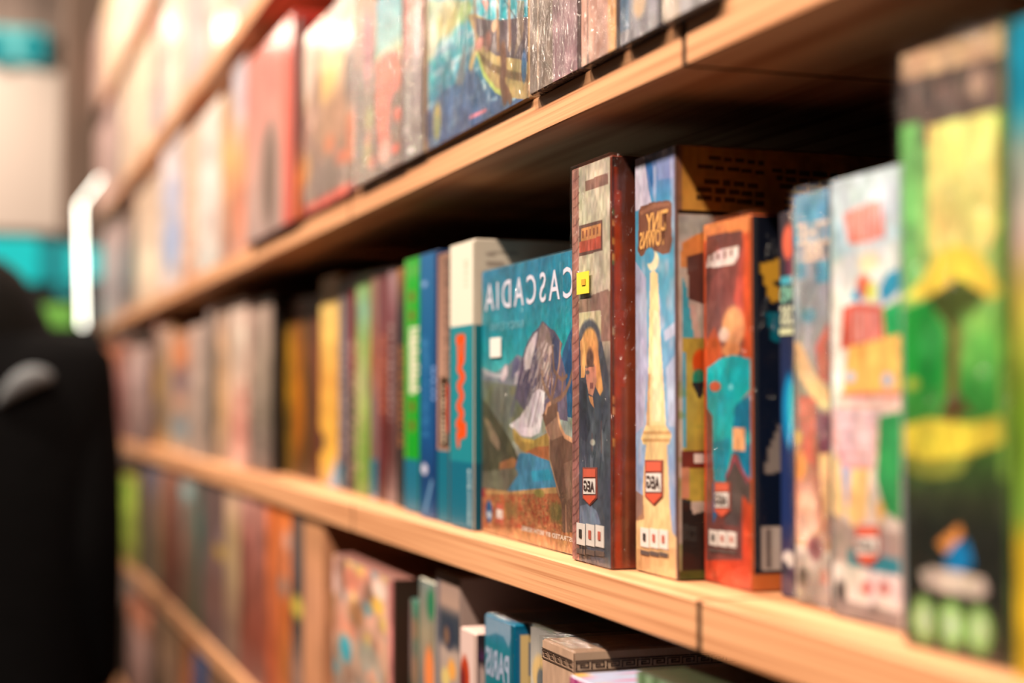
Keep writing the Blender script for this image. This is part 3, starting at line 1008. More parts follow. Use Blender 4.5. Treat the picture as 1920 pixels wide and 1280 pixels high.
# main mountain
mt = [(984, 770), (966, 745), (972, 706), (978, 680), (984, 655), (992, 636), (1000, 622), (1010, 614), (1018, 600), (1025, 606), (1032, 614), (1040, 618), (1044, 624), (1056, 644), (1052, 660), (1062, 700), (1066, 790)]
c.poly(mt, (104, 90, 104))
c.poly([(1012, 618), (1019, 603), (1030, 616), (1036, 640), (1034, 690), (1026, 740), (1012, 770), (1004, 740), (1010, 690), (1006, 650)], (150, 122, 110), 0.9)
c.poly([(1038, 622), (1046, 632), (1054, 646), (1048, 690), (1040, 700), (1036, 660)], (74, 78, 104), 0.9)
r_ = random.Random(5)
for k in range(110):
    x0 = r_.uniform(985, 1042)
    y0 = r_.uniform(625 + abs(x0 - 1018) * 0.9, 735)
    c.line([(x0, y0), (x0 - r_.uniform(2, 10), y0 + r_.uniform(12, 36))], r_.uniform(0.0007, 0.0014), r_.choice([(54, 48, 72), (196, 168, 150), (66, 60, 86), (212, 190, 178)]), 0.85)
c.poly([(1003, 624), (1009, 620), (1005, 645), (998, 668), (994, 690), (984, 694), (983, 672), (988, 652)], (222, 202, 196), 0.95)
c.poly([(1030, 648), (1040, 644), (1036, 660), (1030, 668)], (206, 176, 160), 0.8)
c.line([(974, 710), (966, 745), (958, 780)], 0.003, (84, 80, 100), 0.7)
# snow field
c.poly([(956, 797), (975, 782), (990, 760), (1000, 738), (1012, 728), (1022, 735), (1020, 775), (1012, 812), (996, 820), (974, 816)], (230, 210, 204))
for k in range(12):
    x0 = r_.uniform(985, 1016)
    c.line([(x0 + 6, 735), (x0 - 10, 800)], 0.0014, (166, 142, 140), 0.65)
# dark left hill
c.poly([(900, 740), (922, 770), (942, 800), (960, 830), (974, 862), (972, 880), (900, 890)], (82, 76, 54))
c.poly([(906, 780), (918, 790), (938, 830), (936, 846), (920, 826)], (176, 142, 110), 0.6)
c.poly([(938, 868), (962, 858), (976, 868), (960, 880), (936, 880)], (176, 112, 66), 0.8)
# autumn shore
c.poly([(962, 806), (976, 822), (1000, 826), (1034, 808), (1036, 866), (1006, 858), (980, 846), (966, 830)], (168, 132, 66))
c.poly([(985, 848), (1006, 838), (1036, 836), (1036, 864), (1010, 858)], (166, 92, 56), 0.85)
c.line([(964, 806), (980, 824), (1000, 828)], 0.003, (206, 166, 80), 0.8)
# lake
c.poly([(974, 850), (994, 850), (1012, 858), (1036, 866), (1046, 918), (1020, 922), (960, 924), (936, 922), (966, 880)], (72, 128, 150))
c.poly([(996, 884), (1030, 880), (1038, 900), (1000, 904)], (44, 138, 156), 0.8)
c.poly([(900, 886), (940, 880), (968, 878), (972, 890), (950, 924), (900, 922)], (112, 104, 82))
# meadow
c.poly([(900, 918), (960, 922), (1000, 918), (1044, 914), (1100, 920), (1100, 1080), (900, 1080)], (170, 100, 62))
c.blot(46, 60, 0.50, (168, 62, 40), 31, 0.7, 0.15, py0=(960, 924))
c.blot(90, 150, 0.62, (206, 146, 90), 32, 0.6, 0.15, py0=(960, 924))
c.blot(90, 150, 0.68, (110, 96, 50), 34, 0.6, 0.15, py0=(960, 924))
c.poly([(900, 918), (960, 922), (1000, 918), (1044, 914), (1050, 926), (900, 928)], (190, 150, 92), 0.8)
c.ell((1012, 926), 10, 8, (140, 128, 62), 0.9, 0.5)
c.ell((1044, 962), 14, 20, (116, 108, 58), 0.85, 0.6)
c.ell((958, 958), 14, 14, (140, 112, 62), 0.7, 0.6)
c.poly([(900, 992), (960, 990), (1040, 1002), (1100, 1010), (1100, 1080), (900, 1080)], (192, 132, 82), 0.8)
for k in range(60):
    x0 = r_.uniform(905, 1085)
    y0 = 1000 + (x0 - 905) * 0.2 + r_.uniform(-20, 10)
    c.line([(x0, y0), (x0 + r_.uniform(-1, 1), y0 + 18)], 0.0009, r_.choice([(214, 160, 100), (150, 96, 60), (206, 120, 70)]), 0.7)
# elk
c.poly([(1017, 778), (1024, 768), (1031, 752), (1040, 750), (1046, 756), (1047, 776), (1051, 798), (1060, 818), (1074, 826), (1095, 832), (1095, 1000), (1056, 1000), (1054, 946), (1046, 924), (1038, 886), (1031, 861), (1031, 822), (1024, 802)], (112, 80, 62))
c.poly([(1024, 800), (1046, 780), (1052, 800), (1058, 816), (1036, 826), (1031, 822)], (156, 116, 90), 0.85)
c.line([(1047, 776), (1051, 798), (1060, 818), (1078, 828)], 0.0035, (214, 156, 112), 0.9)
c.line([(1024, 802), (1031, 822), (1031, 861), (1038, 886), (1050, 930)], 0.0018, (206, 150, 104), 0.8)
c.poly([(1058, 870), (1080, 860), (1090, 920), (1064, 940)], (146, 110, 86), 0.7)
c.line([(1062, 950), (1063, 1000)], 0.0025, (206, 150, 110), 0.6)
AN = (132, 98, 78)
c.line([(1037, 752), (1030, 742), (1023, 728), (1018, 712), (1017, 696)], 0.0034, AN)
c.line([(1031, 744), (1028, 726), (1029, 706)], 0.0026, AN)
c.line([(1035, 748), (1036, 730), (1035, 700)], 0.0026, AN)
c.line([(1040, 752), (1052, 746), (1062, 734), (1070, 715), (1076, 690), (1075, 636)], 0.004, AN)
c.line([(1037, 744), (1042, 722), (1046, 702), (1040, 694), (1038, 670), (1037, 650)], 0.003, AN)
c.line([(1046, 702), (1050, 680), (1052, 642)], 0.003, (170, 130, 104))
c.line([(1046, 704), (1056, 712), (1064, 704)], 0.003, AN)
c.line([(1054, 740), (1056, 722), (1056, 700)], 0.0026, AN)
c.line([(1024, 774), (1027, 760), (1033, 756)], 0.003, (206, 150, 110), 0.9)
# marks at the foot
c.ell((917, 960), 6, 21, (44, 88, 130), 1, 0.3)
c.ell((917, 966), 4.5, 7, (196, 196, 200), 0.9, 0.3)
c.rect((930, 945), (944, 983), (196, 96, 72))
c.rect((931, 956), (943, 973), (236, 210, 190))
c.rect((904, 916), (910, 932), (150, 40, 40))
c.painterly(77, 0.11)
b.put('front', c)
b.text('front', 'CASCADIA', (911, 533), (1077, 557), (240, 226, 228), name='title_lettering', bold=0.006, space=1.35)
b.text('front', 'RANDY FLYNN', (921, 607), (983, 614), (128, 186, 190), name='author_lettering')
b.text('front', 'ILLUSTRATED BY BETH SOBEL', (978, 985), (1090, 1020), (240, 222, 200), name='credit_lettering', bold=0.006)
b.patch('front', (922, 634), (942, 669), (240, 226, 206), 'price_sticker', off=0.0012)
b.film(11, amp=0.0003, gap=0.0008, nu=40, faces=('front', 'top'))
ELK = b

# ---- tall beige box with a hooded figure, shrink-wrapped
b = GBox('middle', 1073, 1146, 0.012, 290, 'tall beige shrink-wrapped box with a hooded blond figure and yellow price sticker', body=(120, 48, 30), mat=GLOSS, depth=0.27)
HOOD = b
c = b.canvas('front', 90, 460, (198, 176, 146))
c.grad([(0, (204, 184, 154)), (0.3, (206, 184, 152)), (0.45, (196, 170, 138)), (0.5, (120, 112, 106)), (0.7, (84, 84, 88)), (1, (112, 118, 134))])
c.poly([(1098, 338), (1142, 320), (1142, 343), (1098, 357)], (138, 98, 82))
c.poly([(1086, 422), (1131, 410), (1131, 468), (1086, 480)], (110, 72, 62))
c.poly([(1090, 428), (1128, 417), (1128, 442), (1090, 452)], (216, 140, 84))
c.poly([(1086, 452), (1128, 441), (1128, 464), (1086, 474)], (200, 84, 62))
for k in range(5):
    c.rect((1092 + k * 7, 432 - k * 2), (1095 + k * 7, 445 - k * 2), (150, 80, 56))
c.poly([(1086, 562), (1142, 540), (1146, 560), (1146, 585), (1128, 580), (1086, 585)], (146, 112, 94))
c.rect((1126, 545), (1146, 640), (156, 116, 96))
c.rect((1086, 585), (1128, 640), (204, 184, 140))
# hood, hair, face, cloak
c.ell((1105, 650), 24, 52, (86, 86, 90), 1, 0.15)
c.poly([(1084, 640), (1130, 640), (1142, 700), (1146, 760), (1146, 1070), (1073, 1070), (1080, 720)], (76, 78, 84))
c.ell((1106, 652), 17, 38, (226, 158, 92), 1, 0.2)
c.poly([(1088, 640), (1096, 628), (1098, 700), (1096, 708), (1090, 708)], (230, 166, 100))
c.poly([(1112, 640), (1122, 655), (1128, 700), (1132, 730), (1126, 742), (1118, 725), (1116, 690)], (226, 152, 88))
c.ell((1107, 674), 7, 22, (86, 64, 58), 0.9, 0.5)
c.poly([(1098, 690), (1118, 686), (1120, 715), (1112, 742), (1104, 738), (1100, 715)], (206, 134, 104))
c.ell((1102, 698), 4, 4, (110, 96, 88), 1, 0.4)
c.rect((1107, 718), (1113, 728), (150, 90, 80))
c.poly([(1104, 742), (1112, 744), (1115, 765), (1108, 756)], (216, 140, 90))
c.poly([(1088, 712), (1100, 720), (1102, 760), (1108, 800), (1100, 830), (1088, 820)], (62, 64, 72))
for k in range(14):
    x0 = r_.uniform(1090, 1140)
    y0 = r_.uniform(760, 960)
    c.line([(x0, y0), (x0 + r_.uniform(-5, 5), y0 + r_.uniform(20, 60))], 0.0016, r_.choice([(120, 118, 120), (50, 50, 56), (100, 70, 66)]), 0.8)
c.ell((1112, 830), 5, 6, (176, 166, 150), 0.8, 0.5)
c.poly([(1088, 950), (1104, 945), (1120, 960), (1128, 985), (1088, 985)], (120, 126, 140), 0.7)
c.poly([(1078, 1022), (1092, 990), (1098, 1022), (1110, 1050), (1078, 1050)], (34, 32, 34), 0.85)
c.rect((1060, 250), (1085.5, 1100), (166, 108, 92))
for k in range(44):  # light and dark creases of the film painted into the border
    y0 = 310 + k * 17
    c.line([(1074, y0 + 12), (1080, y0 + 8), (1086, y0 + r_.uniform(-4, 4))], 0.0013, r_.choice([(112, 62, 54), (190, 136, 120), (120, 70, 60)]), 0.7)
c.painterly(41, 0.13)
b.put('front', c)
c = b.canvas('side', 110, 260, (120, 58, 34))
c.grad([(0, (70, 34, 24)), (0.15, (110, 48, 30)), (0.4, (136, 56, 30)), (0.75, (126, 56, 34)), (0.95, (84, 42, 28)), (1, (140, 60, 36))])
c.rect((1140, 200), (1150, 1100), (46, 32, 28))
c.poly([(1150, 300), (1162, 380), (1166, 600), (1166, 900), (1164, 1070), (1150, 1070)], (170, 52, 18), 0.85)
c.rect((1170, 640), (1176, 1070), (160, 84, 48), 0.6)
for yy, cc in ((395, (30, 110, 60)), (415, (206, 130, 70)), (488, (30, 110, 60)), (480, (206, 150, 80)), (450, (190, 130, 60)), (620, (190, 160, 120)), (750, (206, 130, 70)), (770, (214, 150, 96)), (830, (206, 140, 70))):
    c.ell((1147.5, yy), 3.2, 9, cc, 1, 0.4)
c.mottle(20, 40, 0.14, 42)
b.put('side', c)
st = b.patch('front', (1087, 512), (1110, 549), (250, 214, 60), 'price_sticker', off=0.0020)
b.patch('front', (1097, 524), (1104, 534), (222, 160, 50), 'price_print', off=0.0025)
shield(b, 1094, 1121, 876, 948)
icon_cards(b, 1082, 1135, 979, 1040, 0.12)
b.film(12, amp=0.0012, gap=0.0014, nu=40, nv=150)

# ---- box with a minaret against the sky and yellow text panel on its side
b = GBox('middle', 1192, 1270, 0.026, 269, 'tall blue-sky box with a pale minaret and a yellow text panel on its side', body=(100, 62, 44), mat=GLOSS, depth=0.275)
MIN = b
c = b.canvas('front', 90, 460, (110, 166, 190))
c.grad([(0, (96, 110, 150)), (0.06, (92, 120, 160)), (0.12, (70, 140, 168)), (0.3, (96, 160, 180)), (0.5, (120, 160, 184)), (0.7, (146, 166, 190)), (0.85, (150, 164, 190)), (1, (180, 160, 140))])
c.poly([(1185, 290), (1207, 285), (1216, 350), (1222, 378), (1192, 395), (1185, 395)], (196, 180, 186))
c.poly([(1208, 290), (1222, 300), (1228, 340), (1222, 350)], (30, 90, 140), 0.8)
c.poly([(1228, 275), (1270, 262), (1270, 330), (1235, 335)], (128, 132, 166), 0.8)
c.blot(10, 22, 0.6, (190, 180, 190), 8, 0.6, 0.25)
c.poly([(1185, 480), (1212, 520), (1215, 700), (1206, 800), (1185, 820)], (186, 170, 184), 0.8)
c.poly([(1250, 690), (1270, 660), (1270, 800), (1255, 800)], (186, 186, 196), 0.9)
c.poly([(1246, 620), (1270, 600), (1270, 625), (1248, 640)], (206, 190, 200), 0.8)
c.rect((1266, 200), (1275, 1100), (120, 96, 96))
# sign
c.poly([(1197, 395), (1202, 385), (1225, 377), (1256, 373), (1262, 380), (1261, 420), (1263, 450), (1258, 472), (1244, 476), (1232, 470), (1212, 474), (1202, 480), (1196, 470), (1197, 430)], (122, 76, 56))
c.poly([(1200, 396), (1225, 380), (1256, 377), (1258, 384), (1228, 388), (1202, 402)], (150, 96, 70))
# moon and minaret
c.ell((1225, 488), 11, 19, (244, 218, 170), 1, 0.2)
c.ell((1218, 478), 10, 15, (80, 150, 178), 1, 0.2)
c.poly([(1220, 510), (1227, 506), (1234, 512), (1240, 640), (1246, 730), (1250, 800), (1212, 800), (1216, 700), (1218, 600)], (246, 206, 146))
c.poly([(1226, 580), (1236, 585), (1242, 720), (1240, 790), (1224, 790)], (252, 220, 170), 0.8)
c.poly([(1216, 700), (1220, 700), (1218, 800), (1212, 800)], (196, 136, 90), 0.7)
c.poly([(1211, 798), (1250, 798), (1261, 816), (1256, 834), (1206, 834), (1202, 822)], (240, 194, 130))
c.line([(1208, 812), (1258, 812)], 0.002, (196, 140, 86), 0.8)
c.line([(1206, 826), (1256, 826)], 0.002, (196, 140, 86), 0.8)
c.poly([(1212, 834), (1252, 834), (1258, 960), (1262, 1000), (1270, 1010), (1270, 1090), (1190, 1090), (1190, 975), (1204, 965), (1206, 900)], (240, 192, 130))
c.poly([(1190, 920), (1206, 930), (1208, 975), (1190, 978)], (156, 108, 80), 0.8)
c.poly([(1190, 1030), (1270, 1030), (1270, 1090), (1190, 1090)], (214, 160, 106), 0.8)
c.painterly(51, 0.07)
b.put('front', c)
b.text('front', 'TINY', (1213, 402), (1254, 428), (238, 168, 92), name='title_lettering', bold=0.02)
b.text('front', 'TOWNS', (1201, 436), (1249, 458), (238, 168, 92), name='title_lettering', bold=0.02)
shield(b, 1211, 1245, 862, 948)
icon_cards(b, 1202, 1255, 988, 1042, 0.10)
c = b.canvas('side', 260, 420, (196, 130, 52))
c.grad([(0, (190, 122, 46)), (0.2, (206, 140, 60)), (1, (196, 130, 52))])
c.rect((1268, 200), (1278, 1100), (150, 96, 66))
for col in ((1298, 1432, [(292, 8), (310, 8), (337, 10), (353, 10), (369, 10)]), (1446, 1580, [(303, 9), (318, 9), (333, 9), (348, 9), (362, 9), (376, 9)]), (1594, 1690, [(311, 9), (325, 9), (339, 9), (353, 9)])):
    for yy, hh in col[2]:
        x0 = col[0] + r_.uniform(0, 30)
        while x0 < col[1] - 8:
            wd = r_.uniform(10, 30)
            off = (x0 - 1298) * 0.05
            c.rect((x0, yy - hh * .5 + off), (min(x0 + wd, col[1]), yy + hh * .5 + off), (70, 42, 16), 0.85)
            x0 += wd + 5
c.rect((1268, 394), (1900, 402), (44, 24, 10))
c.rect((1268, 402), (1900, 1100), (190, 160, 140))
c.poly([(1270, 402), (1330, 402), (1330, 450), (1296, 440), (1270, 450)], (178, 160, 146))
c.poly([(1275, 455), (1300, 440), (1330, 425), (1330, 520), (1290, 500), (1275, 500)], (222, 128, 62))
c.poly([(1285, 480), (1320, 470), (1320, 570), (1290, 560)], (96, 50, 40))
c.poly([(1278, 520), (1284, 535), (1300, 640), (1276, 640)], (60, 150, 160))
c.poly([(1290, 570), (1300, 570), (1312, 640), (1302, 640)], (206, 160, 140))
c.rect((1277, 634), (1700, 940), (176, 142, 54))
c.rect((1277, 660), (1284, 840), (70, 150, 170))
c.ell((1312, 680), 16, 26, (214, 70, 14), 1, 0.3)
c.ell((1308, 710), 12, 18, (24, 124, 92), 1, 0.3)
c.poly([(1294, 718), (1320, 715), (1314, 745), (1308, 748)], (28, 26, 28))
c.blot(20, 40, 0.7, (110, 116, 40), 3, 0.5, 0.2, py0=(1300, 640))
c.rect((1275, 846), (1700, 878), (110, 36, 18))
c.rect((1299, 852), (1318, 870), (226, 200, 180))
c.rect((1275, 878), (1290, 936), (196, 120, 86))
c.poly([(1276, 936), (1292, 938), (1296, 966), (1318, 960), (1700, 960), (1700, 1110), (1276, 1110)], (34, 24, 20))
c.rect((1270, 1070), (1700, 1100), (70, 72, 24))
c.painterly(55, 0.08)
b.put('side', c)

# ---- red comic box with a turquoise-coated figure
b = GBox('middle', 1319, 1409, 0.043, 400, 'orange-red box with a figure in a turquoise coat and navy side', body=(196, 90, 40), mat=GLOSS, depth=0.25)
c = b.canvas('front', 90, 360, (222, 92, 44))
c.grad([(0, (240, 140, 76)), (0.04, (236, 130, 70)), (0.05, (222, 88, 46)), (0.5, (216, 80, 34)), (1, (206, 66, 40))])
c.poly([(1324, 440), (1394, 428), (1394, 1052), (1324, 1052)], (120, 66, 58))
c.poly([(1335, 520), (1392, 470), (1392, 580), (1350, 640), (1325, 690), (1325, 600)], (146, 76, 66), 0.7)
c.poly([(1376, 560), (1396, 440), (1396, 600)], (196, 80, 62), 0.8)
c.poly([(1324, 640), (1340, 610), (1356, 660), (1340, 700), (1324, 700)], (206, 82, 40), 0.9)
c.dashes(0.25, 0.62, 0.075, 0.105, 2, (226, 130, 116), 1, 0.9)
c.poly([(1324, 500), (1328, 478), (1352, 466), (1386, 458), (1386, 478), (1378, 492), (1352, 498)], (236, 206, 186))
for k in range(4):
    c.rect((1332 + k * 13, 474 - k * 3), (1336 + k * 13, 488 - k * 3), (120, 80, 70))
c.ell((1376, 612), 22, 40, (238, 156, 100), 1, 0.3)
c.ell((1358, 626), 10, 14, (248, 206, 180), 0.9, 0.5)
c.ell((1372, 655), 18, 14, (240, 146, 86), 1, 0.4)
c.poly([(1325, 690), (1350, 672), (1375, 664), (1410, 672), (1410, 730), (1390, 752), (1378, 770), (1374, 850), (1360, 905), (1340, 910), (1337, 860), (1336, 780), (1326, 765)], (4, 168, 166))
c.poly([(1378, 762), (1410, 735), (1410, 900), (1398, 890), (1384, 850), (1374, 850)], (0, 110, 136))
c.poly([(1338, 830), (1372, 820), (1362, 900), (1340, 910)], (4, 130, 150), 0.8)
c.poly([(1337, 905), (1358, 905), (1346, 960), (1337, 985)], (10, 110, 150))
c.ell((1341, 724), 11, 10, (216, 92, 62), 1, 0.3)
c.ell((1371, 725), 4, 6, (130, 210, 204), 1, 0.4)
c.rect((1375, 803), (1398, 846), (236, 160, 104))
c.ell((1404, 820), 5, 14, (0, 168, 166), 1, 0.4)
c.poly([(1362, 900), (1378, 862), (1390, 880), (1410, 905), (1410, 950), (1395, 930), (1386, 990), (1360, 985)], (84, 68, 62))
c.line([(1362, 895), (1378, 858), (1404, 905)], 0.002, (180, 60, 80), 0.8)
c.painterly(61, 0.11)
b.put('front', c)
shield(b, 1341, 1371, 903, 972)
icon_cards(b, 1331, 1383, 992, 1036, 0.10)
c = b.canvas('side', 120, 200, (8, 16, 34))
c.grad([(0, (10, 14, 26)), (0.6, (8, 20, 40)), (0.9, (6, 18, 38)), (0.955, (8, 16, 30)), (0.956, (206, 104, 46)), (1, (206, 104, 46))])
c.rect((1400, 300), (1418, 1068), (52, 50, 52))
c.poly([(1421, 494), (1460, 482), (1460, 560), (1442, 567)], (226, 160, 46))
c.ell((1455, 530), 5, 7, (40, 34, 30), 1, 0.4)
c.poly([(1432, 586), (1460, 582), (1460, 640), (1446, 640)], (4, 100, 112))
c.poly([(1450, 815), (1462, 790), (1462, 885), (1430, 890), (1440, 840)], (150, 130, 116))
c.rect((1424, 988), (1463, 1072), (206, 180, 160))
for k in range(7):
    c.rect((1430 + k * 5, 992), (1432 + k * 5, 1068), (120, 100, 90))
b.put('side', c)
b.film(13, amp=0.0014, gap=0.002, nu=30, nv=100)

# ---- narrow navy box
b = GBox('middle', 1463, 1489, 0.050, 392, 'narrow navy spine with mint and cream lettering and a cyan oval', body=(16, 22, 44), mat=GLOSS, depth=0.22)
c = b.canvas('front', 30, 200, (20, 34, 66))
c.grad([(0, (60, 50, 52)), (0.2, (50, 40, 48)), (0.28, (30, 36, 60)), (0.5, (24, 40, 78)), (0.8, (20, 40, 84)), (0.9, (70, 50, 70)), (1, (60, 40, 64))])
c.ell((1480, 452), 13, 34, (224, 96, 66), 1, 0.4)
c.ell((1486, 500), 10, 22, (120, 44, 66), 0.9, 0.5)
c.rect((1464, 517), (1495, 529), (70, 160, 168))
c.ell((1482, 770), 16, 70, (0, 120, 160), 1, 0.3)
c.ell((1487, 765), 9, 50, (60, 186, 190), 0.9, 0.4)
c.ell((1480, 1050), 14, 16, (226, 206, 184), 0.9, 0.4)
c.ell((1472, 1068), 8, 14, (40, 40, 50), 0.8, 0.4)
b.put('front', c)
b.text('front', 'WO', (1465, 538), (1489, 566), (140, 196, 160), name='title_lettering', bold=0.03)
b.text('front', '2BS', (1465, 574), (1489, 608), (206, 200, 160), name='title_lettering', bold=0.03)
b.patch('front', (1464, 616), (1489, 626), (206, 200, 150), 'title_bar')

# ---- blue topped comic box
b = GBox('middle', 1490, 1557, 0.046, 350, 'blue-topped comic box with cream title, touching the navy spine', body=(120, 110, 104), mat=WRAPPED, depth=0.22)
c = b.canvas('front', 60, 240, (150, 150, 150))
c.grad([(0, (110, 150, 170)), (0.04, (70, 140, 166)), (0.12, (80, 146, 168)), (0.13, (136, 136, 140)), (0.3, (150, 150, 146)), (0.4, (160, 150, 130)), (0.55, (150, 120, 100)), (0.7, (170, 110, 84)), (0.86, (190, 130, 92)), (0.87, (220, 196, 176)), (1, (120, 100, 90))])
c.rect((1530, 485), (1556, 530), (10, 140, 156))
c.rect((1492, 490), (1512, 520), (60, 130, 150), 0.8)
c.ell((1518, 590), 14, 14, (30, 140, 160), 0.7, 0.5)
c.poly([(1484, 640), (1498, 640), (1530, 700), (1560, 735), (1560, 770), (1536, 760), (1500, 710), (1486, 680)], (238, 180, 116))
c.poly([(1530, 650), (1556, 600), (1556, 720), (1536, 710)], (204, 92, 66))
c.poly([(1498, 740), (1530, 745), (1530, 880), (1500, 850)], (206, 96, 72))
c.poly([(1530, 770), (1560, 780), (1556, 900), (1536, 860)], (112, 60, 70))
c.ell((1500, 870), 12, 30, (240, 150, 60), 0.9, 0.5)
c.ell((1496, 820), 10, 14, (240, 190, 80), 0.9, 0.4)
c.poly([(1536, 850), (1560, 850), (1560, 960), (1546, 980)], (240, 186, 116))
c.ell((1515, 970), 20, 60, (230, 190, 160), 0.6, 0.7)
c.ell((1530, 1030), 16, 22, (128, 60, 70), 0.8, 0.5)
c.ell((1505, 1085), 10, 20, (60, 52, 46), 0.8, 0.5)
c.ell((1546, 1085), 8, 16, (206, 120, 90), 0.7, 0.5)
c.painterly(71, 0.15)
b.put('front', c)
b.text('front', 'THE', (1497, 422), (1555, 450), (238, 204, 176), name='title_lettering', bold=0.03)
b.text('front', 'TREE', (1508, 456), (1556, 484), (238, 196, 160), name='title_lettering', bold=0.03)
b.film(14, amp=0.002, gap=0.0025, nu=30, mat=CRINKLE)

# ---- pale blue comic box with red title
b = GBox('middle', 1560, 1692, 0.038, 306, 'pale blue comic box with a red title, left of the green box', body=(196, 200, 196), mat=GLOSS, depth=0.24)
c = b.canvas('front', 110, 300, (206, 206, 196))
c.grad([(0, (196, 200, 196)), (0.1, (204, 210, 204)), (0.22, (214, 210, 196)), (0.35, (240, 220, 196)), (0.5, (226, 206, 186)), (1, (206, 170, 150))])
c.poly([(1560, 400), (1580, 420), (1600, 470), (1580, 480), (1560, 490)], (176, 206, 206), 0.7)
c.rect((1640, 420), (1692, 450), (176, 206, 206), 0.6)
c.poly([(1582, 398), (1652, 370), (1662, 440), (1636, 448), (1618, 452), (1590, 455)], (240, 120, 92))
for k in range(7):
    c.rect((1589 + k * 10, 386 - k * 3), (1593 + k * 10, 448 - k), (226, 196, 184), 0.85)
c.ell((1630, 490), 20, 20, (240, 206, 150), 0.8, 0.6)
c.ell((1620, 535), 14, 22, (210, 90, 60), 0.9, 0.5)
c.poly([(1592, 560), (1606, 535), (1616, 565)], (30, 150, 176))
c.ell((1636, 545), 10, 18, (206, 210, 84), 0.9, 0.5)
c.poly([(1650, 540), (1665, 510), (1692, 500), (1692, 540), (1670, 560), (1655, 570)], (30, 130, 160), 0.9)
c.poly([(1650, 580), (1692, 560), (1692, 640), (1664, 640)], (20, 150, 70), 0.9)
c.poly([(1580, 575), (1606, 566), (1656, 570), (1662, 640), (1600, 650), (1575, 655)], (206, 90, 70))
for k in range(5):
    c.rect((1600 + k * 11, 580), (1605 + k * 11, 640), (226, 170, 160), 0.8)
c.poly([(1590, 650), (1692, 625), (1692, 735), (1580, 738)], (246, 176, 90))
c.ell((1595, 706), 9, 11, (186, 190, 200), 1, 0.4)
c.ell((1666, 712), 11, 13, (176, 180, 196), 1, 0.4)
c.poly([(1575, 738), (1692, 732), (1690, 772), (1575, 765)], (230, 180, 160))
c.rect((1575, 735), (1692, 744), (220, 110, 90))
c.poly([(1560, 765), (1655, 770), (1650, 830), (1640, 880), (1580, 880), (1560, 830)], (206, 150, 140))
for k in range(5):
    c.rect((1566 + k * 3, 775 + k * 20), (1648 - k * 3, 783 + k * 20), (200, 206, 210), 0.6)
c.poly([(1535, 800), (1575, 870), (1585, 960), (1565, 980), (1556, 900)], (246, 196, 130))
c.poly([(1595, 880), (1632, 880), (1625, 975), (1600, 990), (1588, 960)], (246, 190, 116))
c.poly([(1575, 870), (1596, 880), (1590, 960)], (170, 170, 186))
c.poly([(1650, 780), (1692, 770), (1692, 980), (1660, 960), (1644, 900)], (30, 130, 60), 0.9)
c.ell((1652, 960), 10, 20, (226, 160, 80), 0.8, 0.5)
c.poly([(1560, 960), (1600, 990), (1692, 1000), (1692, 1080), (1560, 1050)], (150, 120, 106), 0.7)
c.poly([(1590, 1030), (1692, 1050), (1692, 1085), (1590, 1060)], (20, 120, 130), 0.8)
c.rect((1560, 1070), (1692, 1150), (226, 200, 182))
c.ell((1576, 1115), 11, 26, (60, 52, 48), 0.9, 0.5)
c.ell((1626, 1105), 10, 14, (190, 90, 80), 0.9, 0.5)
c.ell((1660, 1105), 12, 12, (190, 90, 80), 0.9, 0.5)
c.ell((1640, 1150), 12, 14, (70, 60, 54), 0.8, 0.5)
c.rect((1560, 1135), (1692, 1190), (120, 100, 94), 0.8)
c.painterly(81, 0.10)
b.put('front', c)
shield(b, 1606, 1652, 985, 1062)

# ---- tall green and yellow box
b = GBox('middle', 1693, 1897, 0.020, 28, 'tall green and yellow shrink-wrapped box with a black foot, right of the pale comic box', body=(40, 70, 30), mat=GLOSS, depth=0.25)
c = b.canvas('front', 120, 420, (110, 160, 90))
c.grad([(0, (70, 56, 50)), (0.16, (84, 66, 60)), (0.165, (130, 176, 96)), (0.4, (176, 196, 100)), (0.5, (60, 150, 60)), (0.6, (56, 140, 50)), (0.68, (60, 90, 36)), (0.75, (50, 54, 34)), (0.8, (32, 34, 26)), (1, (28, 28, 24))])
c.poly([(1690, 60), (1900, 10), (1900, 205), (1690, 245)], (86, 68, 60))
c.poly([(1690, 102), (1900, 40), (1900, 92), (1690, 150)], (206, 162, 124))
for k in range(13):
    x0 = 1698 + k * 15
    c.rect((x0, 165 - k * 3), (x0 + 8, 200 - k * 3), r_.choice([(136, 104, 90), (60, 50, 48), (120, 96, 84)]), 0.8)
c.ell((1836, 150), 16, 28, (196, 156, 126), 0.8, 0.5)
c.poly([(1740, 235), (1872, 205), (1872, 430), (1850, 470), (1780, 480), (1745, 470)], (250, 216, 120))
c.poly([(1760, 330), (1830, 330), (1850, 470), (1770, 480)], (226, 214, 120), 0.7)
c.rect((1690, 230), (1725, 560), (120, 178, 96))
c.rect((1875, 200), (1900, 900), (124, 160, 60))
c.poly([(1693, 560), (1730, 520), (1760, 470), (1790, 458), (1830, 465), (1860, 505), (1880, 545), (1860, 560), (1800, 540), (1730, 560)], (246, 206, 72))
c.poly([(1735, 560), (1800, 520), (1850, 550), (1830, 590), (1790, 640), (1770, 600)], (70, 80, 30))
c.poly([(1690, 580), (1740, 560), (1775, 620), (1770, 720), (1720, 740), (1690, 720)], (28, 140, 50))
c.ell((1830, 640), 40, 60, (130, 186, 80), 1, 0.5)
c.ell((1842, 670), 30, 50, (90, 170, 70), 0.8, 0.6)
c.ell((1745, 640), 25, 40, (60, 160, 70), 0.8, 0.6)
c.line([(1790, 620), (1786, 780)], 0.008, (110, 66, 34), 0.9)
c.poly([(1760, 780), (1780, 740), (1800, 740), (1830, 780)], (84, 60, 28))
c.poly([(1690, 800), (1740, 785), (1820, 795), (1880, 780), (1885, 830), (1830, 850), (1740, 870), (1690, 850)], (216, 190, 60))
